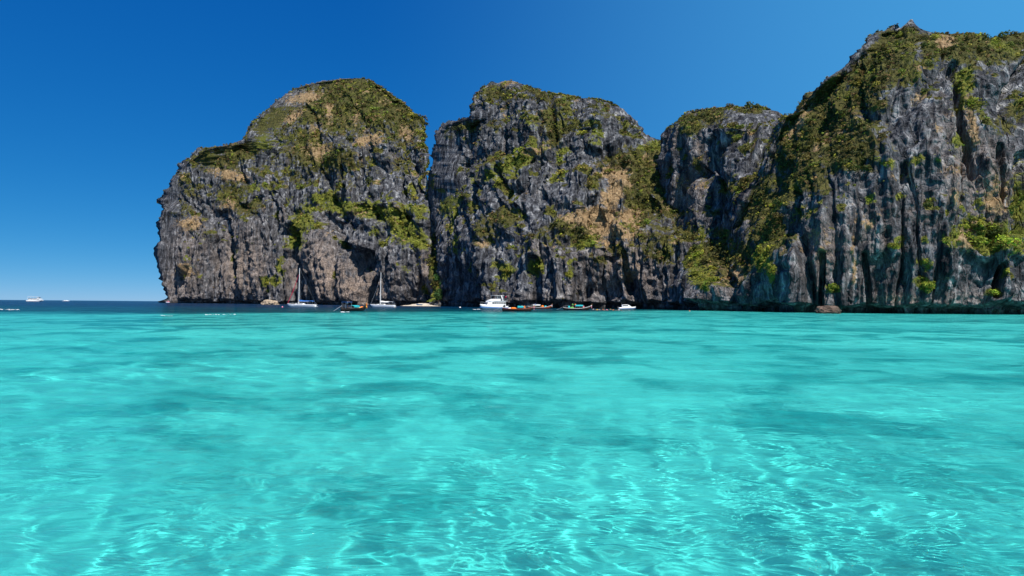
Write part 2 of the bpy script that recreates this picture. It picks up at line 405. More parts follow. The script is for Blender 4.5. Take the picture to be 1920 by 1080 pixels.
    d += iso * rough * k1 * (0.8 * ns(Wp, 9.0 * k1, 9.0 * k1, 16.0 * kz, off + 5) + 0.8 * ns(Wf, 4.1 * k1, 4.1 * k1, 6.5 * kz, off + 6) + 0.9 * ns(P, 2.3 * k1, 2.3 * k1, 2.6 * k1, off + 7) + 0.62 * ns(P, 1.2 * k1, 1.2 * k1, 1.3 * k1, off + 8) + 0.8 * (1 - 2 * np.abs(ns(P, 4.6 * k1, 4.6 * k1, 5.2 * k1, off + 9))))
    # bedding steps, broken up along the face
    zz = Wp[:, 2] / (7.0 * k1) + 1.3 * ns(P, 25, 25, 60, off + 10); saw = zz - np.floor(zz)
    d += bed * k1 * rough * steep * (sstep(0.0, 0.8, saw) - sstep(0.88, 1.0, saw)) * np.clip(0.2 + 1.4 * ns(P, 18, off=off + 11), 0, 1.2)
    # joints: sharp vertical clefts
    cl = np.abs(ns(Wf, 26 * sc_, 26 * sc_, 200, off + 12)); d -= steep * rough * 5.5 * sc_ * np.exp(-(cl / 0.05) ** 2)
    cl = np.abs(ns(Wf, 9 * k1, 9 * k1, 70 * zs, off + 13)); d -= steep * rough * 2.2 * k1 * np.exp(-(cl / 0.06) ** 2)
    d -= d.mean()
    # features read from the photograph (metres, + out, - in)
    wpx = px + 5 * ns(P, 14, off=off + 20); wpy = py + 5 * ns(P, 14, off=off + 21)
    for (line, wid, amp) in feats:
        sdst = seg_dist(wpx, wpy, line)
        d += amp * np.exp(-(sdst / wid) ** 2 * 1.4) if amp > 0 else amp * (1 - sstep(0.45 * wid, wid, sdst))
    # wave-cut notch
    z = P[:, 2]
    hi = notch * (0.75 + 0.5 * ns(P, 22, off=off + 30) + 0.25 * ns(P, 6, off=off + 31))
    if notch > 0:
        nt_ = sstep(-3, -0.5, z) * (1 - sstep(hi * 0.55, np.maximum(hi, 0.6), z))
        d -= nt_ * (6.5 + 2.0 * ns(P, 15, off=off + 32))
    fro = np.repeat(((1 - 0.6 * back) * (1 - 0.12 * sstep(0.86, 1.0, np.abs(W))))[None, :], nrow, 0).ravel()
    endf = sstep(0, 0.03, 1 - hfrac).ravel()
    Nh = N.copy(); Nh[:, 2] *= 0.55
    P = P + Nh * (d * fro * (0.35 + 0.65 * endf))[:, None]
    low = np.repeat((np.arange(nrow) == 0)[:, None], nC, 1).ravel(); P[low, 2] = -32
    pos = P.reshape(nrow, nC, 3)
    dc = np.roll(pos, -1, 1) - np.roll(pos, 1, 1); dr = np.gradient(pos, axis=0)
    N2 = np.cross(dc, dr); ar = np.linalg.norm(N2, axis=2); N2 /= np.maximum(ar[..., None], 1e-6)
    # smoothed upward-ness decides where soil holds
    up = N2[..., 2].copy()
    for _ in range(3):
        up = (up + np.roll(up, 1, 1) + np.roll(up, -1, 1) + np.vstack([up[:1], up[:-1]]) + np.vstack([up[1:], up[-1:]])) / 5
    up = up.ravel(); N2 = N2.reshape(-1, 3)
    qx, qy = proj(P)
    n_a = fbm(P, 16.0, 4, off + 40); n_b = fbm(P, 6.0, 3, off + 44)
    jx = qx + 7 * ns(P, 9, off=off + 50); jy = qy + 7 * ns(P, 9, off=off + 51)
    gv = blobs_eval(jx, jy, green); bv = blobs_eval(jx, jy, bright); dv = blobs_eval(jx, jy, dry)
    cov = np.interp(hfrac.ravel(), [c_[0] for c_ in cover], [c_[1] for c_ in cover])
    auto = sstep(0.55, 0.95, cov + 0.55 * (up - 0.2) + 0.62 * n_a + 0.25 * n_b) * sstep(5, 12, P[:, 2]) * 0.85
    dv = np.maximum(dv, sstep(0.62, 1.0, 0.75 * cov + 0.4 * (up - 0.2) + 0.75 * fbm(P, 21.0, 3, off + 70)) * 0.40)
    ov = np.maximum(gv, bv)
    veg = np.clip(np.maximum(ov * (0.85 + 0.45 * n_b) + 0.22 * (up - 0.25) * (ov > 0.15), auto + 0.2 * gv), 0, 1)
    veg *= sstep(2.5, 6, P[:, 2])
    dr_ = np.clip(dv * (0.9 + 0.5 * n_a), 0, 1)
    bri = np.clip(sstep(-0.15, 0.15, bv - gv) * (bv > 0.08) + 0.35 * sstep(0.0, 0.5, n_a), 0, 1)
    idx = np.arange(nrow * nC).reshape(nrow, nC); nx = np.roll(idx, -1, 1)
    F = np.stack([idx[:-1], nx[:-1], nx[1:], idx[1:]], -1).reshape(-1, 4)
    P = np.concatenate([P, P.reshape(nrow, nC, 3)[-1].mean(0)[None]]); c = len(P) - 1
    last = idx[-1]; m2 = nC // 2
    F = np.concatenate([F, np.stack([last[0:2 * m2:2], last[1:2 * m2:2], np.roll(last, -2)[0:2 * m2:2], np.full(m2, c)], -1)])
    me = new_mesh('limestone_cliff', P, F, smooth=False)
    pad = lambda a: np.concatenate([a, [0]])
    attr(me, 'veg', pad(veg)); attr(me, 'dry', pad(dr_)); attr(me, 'bright', pad(bri)); attr(me, 'tan', pad(blobs_eval(jx, jy, tan)))
    o = link('limestone_cliff', me, ROCK); tag(o, label, 'cliff', kind='structure')
    # scrub candidates
    front = np.repeat((back == 0)[None, :], nrow, 0).ravel()
    area = ar.ravel() * 0.5
    face = np.clip(-(N2 * (P[:-1] - np.array([0, 0, 2])) / np.linalg.norm(P[:-1] - np.array([0, 0, 2]), axis=1)[:, None]).sum(1), 0.05, 1)
    w = area * front * (P[:-1, 2] > 4) * (sstep(0.30, 0.75, veg) * (1 - 0.85 * sstep(0.4, 0.7, dr_)) + 0.07 * sstep(0.4, 0.7, dr_) + 0.010) * (0.3 + face)
    rim = np.repeat((sstep(0.95, 0.995, np.abs(W)) * (back == 0))[None, :], nrow, 0).ravel() * sstep(0.3, 0.5, hfrac).ravel()
    w = w.astype(float) + rim * area * 1.5 * (n_a > -0.1) * (P[:-1, 2] > 8); w /= w.sum()
    rg = np.random.default_rng(seed)
    pick = rg.choice(len(w), size=tuft_n, replace=True, p=w)
    dens = np.maximum(veg, dr_)[pick]
    size = tuft_s * (0.55 + 0.9 * rg.random(tuft_n) ** 2.0) * (0.55 + 0.6 * dens)
    kind = np.where(rg.random(tuft_n) < 0.16 + bri[pick] * 0.65, 1, np.where((rg.random(tuft_n) < 0.18) | (dr_[pick] > 0.5), 2, 0))
    for j in range(tuft_n):
        TUFTS.append((P[pick[j]] + N2[pick[j]] * 0.1, N2[pick[j]], size[j], int(kind[j]), key, qx[pick[j]], qy[pick[j]]))
    MASS[key] = dict(P=P[:-1][front], N=N2[front], x=qx[front], y=qy[front], d=P[:-1, 1][front])
    return o

massif('A', 'isolated domed limestone headland at the left with sheer grey foot and scrubby summit',
    Ls=[(319, 590), (319, 566), (311, 538), (303, 497), (302, 447), (301, 413), (307, 392), (312, 363), (326, 338), (342, 309), (363, 295), (380, 281), (401, 278), (426, 274),
        (459, 263), (472, 236), (497, 213), (530, 184), (547, 170), (592, 157), (642, 150), (672, 147)],
    Rs=[(822, 590), (818, 563), (811, 484), (806, 422), (801, 363), (797, 297), (793, 251), (784, 224), (751, 188), (713, 159), (690, 149), (678, 147)],
    base=[(290, 820), (330, 790), (500, 700), (640, 620), (815, 505), (830, 500)],
    setback=[(0, 0), (0.30, 8), (0.385, 16), (0.43, 36), (0.50, 42), (0.66, 62), (0.72, 84), (0.85, 125), (1, 200)],
    infl=0.34, ncol=560, nrow=360, seed=1, ncap=2.6, tuft_n=5200, tuft_s=2.3, zs=1.1, cover=((0, .18), (.35, .26), (.5, .40), (.75, .46), (1, .56)),
    feats=[([(415, 405), (432, 450), (447, 520)], 16, -22), ([(396, 420), (402, 530)], 10, -14), ([(548, 440), (556, 500), (560, 566)], 24, -26),
           ([(640, 425), (655, 470)], 12, -16), ([(690, 480), (700, 520), (690, 560)], 17, -20), ([(305, 470), (325, 560)], 20, -8),
           ([(600, 470), (640, 540)], 36, 9), ([(478, 430), (470, 530)], 26, 7), ([(740, 470), (745, 560)], 26, 7), ([(360, 470), (370, 550)], 22, 6),
           ([(585, 400), (552, 470)], 12, 5), ([(590, 398), (700, 388), (800, 400)], 9, 6), ([(645, 285), (640, 380)], 5, -7), ([(758, 330), (772, 440)], 5, -7), ([(700, 300), (735, 370)], 34, 5)],
    green=[(676, 190, 115, 42, 0, 1.0), (508, 232, 46, 20, -40, 1.0), (440, 284, 42, 13, -8, 1.0), (388, 296, 24, 12, -25, .9), (340, 335, 16, 12, -45, .7), (605, 297, 62, 24, 8, .85), (417, 305, 34, 17, 0, .8), (434, 365, 26, 28, 20, .75), (363, 355, 25, 15, 0, .6), (330, 392, 24, 12, 0, .6),
           (467, 388, 25, 9, 0, .8), (751, 305, 18, 14, 0, .6), (551, 330, 20, 12, 0, .7), (542, 205, 16, 9, 0, .8), (759, 235, 28, 34, 20, .75), (575, 260, 26, 14, 0, .8), (507, 232, 20, 12, -35, .7), (390, 440, 18, 12, 0, .5),
           (480, 320, 14, 10, 0, .6), (640, 350, 20, 8, 0, .5), (713, 300, 40, 10, 0, .35), (520, 300, 16, 12, 0, .5)],
    bright=[(494, 263, 20, 18, -25, .85), (563, 420, 15, 34, 28, .95), (613, 372, 28, 9, 0, .9), (555, 447, 14, 16, 0, .85), (697, 393, 78, 10, 3, .95), (757, 428, 30, 20, 48, .95),
            (788, 455, 15, 14, 0, .9), (709, 438, 15, 12, 0, .6), (776, 357, 9, 16, 0, .6), (507, 528, 18, 9, 0, .85), (526, 497, 7, 24, 0, .6), (797, 540, 9, 9, 0, .8), (351, 508, 14, 16, 0, .55), (760, 505, 10, 22, 0, .45), (480, 350, 8, 6, 0, .7)],
    dry=[(572, 184, 26, 8, -10, .95), (551, 220, 20, 6, -30, .9), (692, 263, 20, 9, 0, .95), (765, 250, 12, 12, 0, .8), (617, 212, 8, 20, 0, .7), (597, 284, 26, 14, 0, .65), (430, 327, 27, 8, 10, .9),
         (430, 385, 18, 10, 0, .6), (355, 420, 20, 11, 0, .85), (345, 507, 16, 12, 0, .7), (420, 276, 16, 4, 0, .7), (674, 398, 14, 4, 0, .7), (740, 385, 10, 5, 0, .6), (590, 240, 14, 8, 0, .6), (668, 222, 10, 18, 20, .55)],
    tan=[(635, 530, 66, 32, 15, 1.2), (600, 500, 24, 44, 0, 1.0), (455, 500, 34, 44, 0, 1.0), (360, 470, 30, 30, 0, .5), (345, 540, 30, 30, 0, .6), (800, 520, 15, 40, 0, .7), (735, 520, 20, 20, 0, .4)])

massif('G', 'narrow green gully slope between the left headland and the central cliff',
    Ls=[(811, 590), (809, 480), (804, 400), (805, 330)], Rs=[(870, 590), (866, 480), (850, 400), (815, 330)],
    base=[(770, 494), (870, 486)], setback=[(0, 0), (0.3, 22), (1, 150)], infl=0.4, ncol=60, nrow=120, seed=2, rough=0.6, notch=0, tuft_n=420, tuft_s=2.9,
    green=[(822, 450, 40, 110, 0, 1.0)], bright=[(826, 540, 20, 40, 0, .95), (815, 470, 20, 30, 0, .8)])

massif('B', 'broad central limestone cliff with stepped summit and a pale dry scar on its right shoulder',
    Ls=[(842, 590), (838, 571), (832, 521), (817, 434), (808, 374), (809, 320), (813, 291), (823, 252), (837, 234), (880, 223), (889, 208), (897, 174), (923, 160), (950, 153)],
    Rs=[(1420, 590), (1410, 480), (1380, 400), (1330, 320), (1290, 290), (1262, 262), (1246, 256), (1213, 254), (1204, 249), (1184, 226), (1158, 206), (1128, 192), (1084, 190), (1050, 183), (1030, 182), (1015, 171), (980, 158), (957, 153)],
    base=[(800, 520), (838, 472), (900, 420), (1000, 376), (1100, 362), (1200, 352), (1300, 330), (1420, 300)],
    setback=[(0, 0), (0.25, 5), (0.33, 14), (0.42, 26), (0.6, 42), (0.66, 58), (0.8, 70), (0.9, 84), (1, 130)],
    infl=0.42, ncol=520, nrow=340, seed=3, ncap=2.8, tuft_n=5000, tuft_s=1.45, zs=1.2, cover=((0, .28), (.5, .38), (1, .42)),
    feats=[([(1250, 262), (1215, 330), (1190, 400)], 34, -5), ([(993, 490), (1003, 566)], 15, -8), ([(1172, 480), (1182, 545)], 9, -6), ([(1030, 190), (1040, 260)], 9, -8),
           ([(1000, 286), (925, 322)], 9, 6), ([(888, 215), (884, 290)], 6, -5), ([(1150, 350), (1120, 420), (1140, 470)], 26, -5), ([(930, 490), (935, 560)], 22, 5), ([(1050, 490), (1060, 560)], 24, 5),
           ([(870, 300), (862, 420)], 8, -6), ([(1085, 300), (1075, 400)], 26, 5), ([(960, 370), (950, 420)], 28, 4), ([(1115, 220), (1120, 260)], 28, 4), ([(900, 330), (905, 400)], 8, -5)],
    green=[(928, 175, 22, 12, 0, .7), (850, 245, 24, 10, -25, .75), (890, 240, 14, 12, 0, .6), (1010, 178, 20, 8, 30, .85), (1041, 238, 20, 30, 0, .95), (1024, 217, 22, 9, 0, .8), (1085, 231, 32, 6, -8, .8), (928, 235, 12, 12, 0, .6), (923, 300, 26, 10, -20, .55),
           (1189, 300, 44, 20, -8, 1.0), (1213, 335, 34, 38, 30, 1.0), (1203, 385, 30, 24, 0, .95), (1241, 391, 26, 16, 0, .9), (1084, 434, 42, 18, 0, .9), (937, 408, 30, 16, 0, .75), (910, 443, 22, 16, 0, .7),
           (1015, 443, 25, 14, 0, .5), (1119, 491, 20, 14, 0, .7), (984, 469, 14, 12, 0, .45), (876, 365, 12, 6, 0, .7), (1160, 470, 34, 14, 0, .6), (1240, 470, 30, 24, 0, .75), (1137, 215, 20, 6, 20, .5), (1200, 440, 34, 16, 0, .6), (1108, 350, 20, 12, 0, .5), (1290, 420, 30, 30, 0, .6), (1250, 350, 14, 30, 0, .7)],
    bright=[(963, 305, 55, 11, -23, .95), (1058, 284, 12, 7, 0, .7), (1115, 265, 14, 12, 0, .55), (1219, 278, 26, 9, 0, .85), (1102, 453, 26, 11, 0, .8), (845, 382, 22, 13, -42, .95), (945, 504, 15, 13, 0, .85), (1006, 495, 12, 18, 0, .9),
            (1071, 513, 12, 14, 0, .5), (854, 460, 9, 20, 0, .7), (1063, 417, 14, 9, 0, .6), (1175, 420, 14, 8, 0, .7), (1040, 330, 20, 8, 0, .35), (1000, 235, 16, 8, 0, .4)],
    dry=[(1156, 356, 14, 34, 22, 1.3), (1126, 408, 46, 14, 0, 1.3), (1150, 430, 38, 14, 8, 1.2), (1143, 326, 12, 9, 0, 1.1), (1002, 286, 14, 5, 0, .8), (1141, 456, 18, 10, 0, .7), (1190, 400, 20, 14, 0, .5), (905, 455, 14, 9, 0, .55), (1175, 505, 26, 26, 0, .5), (955, 155, 14, 4, 0, .7), (1186, 440, 8, 8, 0, .8), (1010, 210, 10, 5, 0, .5)],
    tan=[(1180, 510, 40, 40, 0, .8), (1090, 545, 40, 20, 0, .35), (1000, 560, 160, 8, 0, .3), (1130, 480, 60, 20, 0, .4)])

massif('C', 'blunt grey limestone buttress between the dry scar and the right-hand peak',
    Ls=[(1215, 590), (1222, 540), (1236, 470), (1240, 420), (1238, 340), (1242, 290), (1250, 252), (1262, 238), (1272, 228), (1285, 215), (1306, 208), (1341, 202), (1372, 201)],
    Rs=[(1600, 590), (1590, 500), (1570, 400), (1540, 320), (1510, 260), (1490, 235), (1472, 223), (1459, 213), (1433, 204), (1400, 201.5), (1380, 201)],
    base=[(1200, 352), (1240, 340), (1300, 288), (1400, 246), (1500, 246), (1600, 256)],
    setback=[(0, 0), (0.10, 3), (0.22, 24), (0.33, 44), (0.5, 58), (0.9, 84), (1, 112)],
    infl=0.42, ncol=380, nrow=310, seed=4, ncap=2.8, tuft_n=2600, tuft_s=1.25, zs=1.4, iso=0.7, cover=((0, .25), (.4, .28), (1, .3)),
    feats=[([(1300, 250), (1305, 400)], 22, 4), ([(1360, 240), (1368, 380)], 26, 4), ([(1332, 260), (1336, 400)], 6, -5), ([(1420, 230), (1400, 330)], 7, -6), ([(1262, 300), (1262, 400)], 14, 4), ([(1245, 480), (1250, 560)], 10, -5),
           ([(1300, 520), (1330, 570)], 18, 4), ([(1370, 520), (1375, 570)], 10, -5)],
    green=[(1332, 217, 24, 11, 0, .85), (1293, 236, 24, 16, -30, .8), (1402, 206, 28, 5, 0, .7), (1311, 313, 14, 22, 0, .65), (1372, 352, 24, 16, 0, .65), (1341, 478, 34, 26, 0, 1.0), (1354, 443, 16, 12, 0, .8), (1240, 474, 22, 20, 0, .8),
           (1380, 491, 26, 34, 0, .95), (1280, 343, 14, 14, 0, .5), (1350, 300, 14, 14, 0, .45), (1440, 300, 16, 30, 20, .5), (1280, 400, 18, 14, 0, .5), (1340, 400, 20, 10, 0, .45), (1410, 430, 24, 40, 0, .9)],
    bright=[(1306, 434, 22, 9, 0, .8), (1306, 474, 20, 22, 0, .95), (1319, 517, 25, 13, 0, .9), (1319, 538, 9, 8, 0, .85), (1338, 455, 14, 9, 0, .6), (1300, 495, 14, 14, 0, .8), (1300, 255, 12, 10, 0, .5), (1372, 330, 12, 8, 0, .5)],
    dry=[(1380, 515, 22, 14, 0, .65), (1275, 345, 12, 8, 0, .5), (1350, 505, 18, 10, 0, .5), (1395, 250, 16, 5, 0, .5)],
    tan=[(1290, 370, 30, 40, 0, .45), (1340, 545, 40, 15, 0, .4)])

massif('E', 'wooded crest behind the right-hand peak at the picture edge',
    Ls=[(1820, 590), (1825, 200), (1850, 110), (1872, 75), (1888, 62), (1920, 61), (1960, 50), (1995, 47)], Rs=[(2400, 590), (2380, 300), (2300, 160), (2150, 80), (2050, 55), (2005, 47)],
    base=[(1800, 270), (2400, 260)], setback=[(0, 0), (0.8, 25), (1, 70)], infl=0.5, ncol=120, nrow=150, seed=5, tuft_n=500, tuft_s=1.6,
    green=[(1910, 80, 60, 30, 0, 1.0), (1990, 120, 80, 60, 0, .9)], bright=[(1900, 72, 20, 10, 0, .9)])

massif('D', 'tall fluted limestone peak at the right with a dark overgrown left flank',
    Ls=[(1372, 590), (1374, 570), (1376, 480), (1381, 426), (1402, 373), (1428, 315), (1449, 262), (1470, 221), (1497, 211), (1512, 183), (1544, 157), (1581, 130), (1602, 109), (1629, 80), (1655, 64), (1687, 54), (1697, 47), (1706, 38)],
    Rs=[(2300, 590), (2260, 460), (2160, 320), (2060, 200), (1960, 110), (1915, 92), (1866, 76), (1829, 66), (1792, 64), (1760, 65), (1734, 57), (1716, 50), (1711, 38)],
    base=[(1370, 262), (1400, 240), (1480, 222), (1560, 217), (1700, 212), (1900, 206), (2000, 214), (2300, 260)],
    setback=[(0, 0), (0.2, 2), (0.5, 9), (0.8, 22), (0.9, 34), (1, 62)],
    infl=0.30, ncol=700, nrow=430, seed=6, ncap=2.8, tuft_n=4800, tuft_s=0.95, zs=1.9, bed=0.5, ledge=0.12, iso=0.75, cover=((0, .22), (.5, .3), (1, .4)),
    arete=([(1706, 36), (1690, 135), (1668, 188), (1625, 257), (1600, 290), (1566, 346), (1500, 440), (1440, 500), (1400, 560), (1395, 592)], 1.1),
    feats=[([(1500, 490), (1500, 575)], 26, 5.5), ([(1545, 480), (1540, 580)], 8, -6), ([(1876, 500), (1872, 555)], 9, -9), ([(1620, 480), (1628, 560)], 8, -4), ([(1790, 120), (1800, 250), (1822, 330)], 11, -6),
           ([(1795, 452), (1840, 482), (1885, 466), (1935, 480)], 12, 2.6), ([(1870, 280), (1890, 380)], 14, -5), ([(1710, 120), (1725, 300)], 40, 3), ([(1660, 300), (1650, 460)], 30, 3), ([(1760, 360), (1765, 500)], 36, 3.5), ([(1838, 300), (1840, 420)], 16, 3),
           ([(1470, 300), (1430, 400)], 16, -4), ([(1560, 200), (1530, 260)], 10, -3), ([(1620, 120), (1570, 210)], 9, 3), ([(1500, 360), (1470, 440)], 12, -5), ([(1690, 50), (1700, 60)], 8, 2), ([(1925, 300), (1930, 420)], 20, -6)],
    green=[(1665, 93, 36, 36, 0, .95), (1623, 151, 56, 30, -40, 1.0), (1570, 190, 52, 36, -40, 1.0), (1528, 241, 50, 44, -40, 1.0), (1581, 262, 48, 28, -20, 1.0), (1595, 297, 48, 18, -10, 1.0), (1502, 278, 34, 50, 25, .95), (1502, 341, 46, 25, -30, .9),
           (1438, 378, 28, 48, 25, .95), (1449, 441, 26, 38, 20, .9), (1391, 484, 22, 32, 0, .85), (1697, 130, 26, 22, 0, .75), (1808, 88, 56, 28, 8, 1.0), (1882, 236, 22, 20, 0, .65), (1908, 204, 16, 22, 0, .8), (1640, 190, 24, 26, 0, .7), (1730, 75, 24, 9, 0, .7),
           (1870, 100, 34, 18, 0, .9), (1480, 250, 16, 26, 30, .8), (1690, 75, 30, 22, 0, .9), (1420, 440, 20, 40, 0, .7)],
    bright=[(1663, 307, 18, 8, 0, .95), (1808, 151, 17, 22, 0, .9), (1806, 186, 8, 22, 0, .7), (1797, 273, 10, 16, 0, .8), (1718, 304, 14, 12, 0, .75), (1760, 304, 8, 9, 0, .7), (1629, 373, 9, 9, 0, .8), (1676, 370, 15, 7, 0, .7), (1686, 447, 9, 6, 0, .7),
            (1679, 461, 13, 6, 0, .8), (1734, 452, 7, 9, 0, .7), (1734, 494, 14, 12, 0, .8), (1734, 530, 18, 11, 0, .95), (1563, 538, 14, 9, 0, .95), (1866, 550, 13, 8, 0, .95), (1856, 446, 56, 28, 4, 1.0), (1908, 373, 16, 40, 0, .9), (1428, 484, 16, 14, 0, .95),
            (1444, 510, 10, 18, 0, .9), (1550, 260, 20, 12, -30, .6), (1500, 400, 26, 16, -40, .6), (1440, 430, 18, 22, 0, .55), (1707, 332, 10, 6, 0, .5), (1830, 380, 8, 14, 0, .6), (1790, 210, 10, 10, 0, .6), (1878, 90, 26, 13, 15, .8), (1600, 310, 14, 6, 0, .5)],
    dry=[(1774, 80, 14, 11, 0, .9), (1877, 347, 20, 26, 0, .7), (1534, 447, 20, 20, 0, .6), (1602, 484, 4, 42, 0, .75), (1824, 240, 7, 42, -10, .7), (1866, 380, 18, 24, 0, .8), (1792, 368, 8, 20, 0, .6), (1640, 400, 30, 10, 0, .45), (1500, 230, 10, 30, 35, .6), (1720, 180, 14, 12, 0, .5),
         (1755, 240, 18, 10, 0, .5), (1630, 420, 12, 12, 0, .6), (1812, 450, 12, 16, 0, .8), (1850, 420, 30, 6, 0, .5), (1545, 480, 16, 18, 0, .55), (1690, 330, 30, 8, 0, .5), (1790, 320, 18, 14, 0, .5)],
    tan=[(1850, 350, 30, 60, 0, .7), (1680, 560, 40, 8, 0, 1.0), (1800, 560, 60, 14, 0, .35), (1540, 470, 30, 40, 0, .5), (1800, 300, 30, 80, 0, .5), (1630, 470, 40, 60, 0, .3)])

# ------------------------------------------------------------------ vegetation
PAL = {0: [(0.090, 0.090, 0.020), (0.055, 0.066, 0.016), (0.125, 0.102, 0.028), (0.062, 0.082, 0.020)],
       1: [(0.230, 0.230, 0.030), (0.180, 0.205, 0.026), (0.270, 0.235, 0.045), (0.135, 0.180, 0.026)],
       2: [(0.210, 0.130, 0.055), (0.140, 0.092, 0.038), (0.110, 0.066, 0.030), (0.260, 0.175, 0.080)]}
def leaf_cloud(rg, nlobe, nleaf, leaf, flat=0.75):
    """unit-radius bush: leaf-sized faces on the shells of a few uneven lobes; returns verts, tone per quad"""
    lobes = []
    for i in range(nlobe):
        a = rg.random() * 6.283; r = 0.62 * math.sqrt(rg.random())
        lobes.append((np.array([r * math.cos(a), r * math.sin(a), flat * (0.25 + 0.55 * rg.random())]), 0.28 + 0.26 * rg.random(), 0.3 + 0.5 * rg.random()))
    Vs, tone = [], []
    which = rg.integers(0, nlobe, nleaf)
    for i in range(nleaf):
        c, r, tn = lobes[which[i]]
        n = rg.normal(size=3); n /= np.linalg.norm(n)
        if n[2] < -0.5: n[2] *= -1
        p = c + n * r * (0.6 + 0.45 * rg.random())
        p[2] = max(p[2], 0.0)
        nn = n + rg.normal(size=3) * 0.55; nn /= np.linalg.norm(nn)
        a = np.cross(nn, rg.normal(size=3)); a /= np.linalg.norm(a); b = np.cross(nn, a)
        s1 = leaf * (0.6 + 0.8 * rg.random()); s2 = s1 * (0.5 + 0.4 * rg.random())
        Vs += [p - a * s1, p - b * s2 + nn * s1 * 0.15, p + a * s1, p + b * s2 + nn * s1 * 0.15]
        tone.append(np.clip(tn + rg.normal() * 0.16, 0, 1))
    return np.array(Vs, np.float32), np.array(tone, np.float32)

def frames(N):
    """basis per tuft: up leans between the slope normal and the vertical"""
    up = N * 0.55 + np.array([0, 0, 0.8]); up /= np.linalg.norm(up, axis=1)[:, None]
    ref = np.cross(up, np.array([0.3, 1.0, 0.1])); ref /= np.linalg.norm(ref, axis=1)[:, None]
    return ref, np.cross(up, ref), up

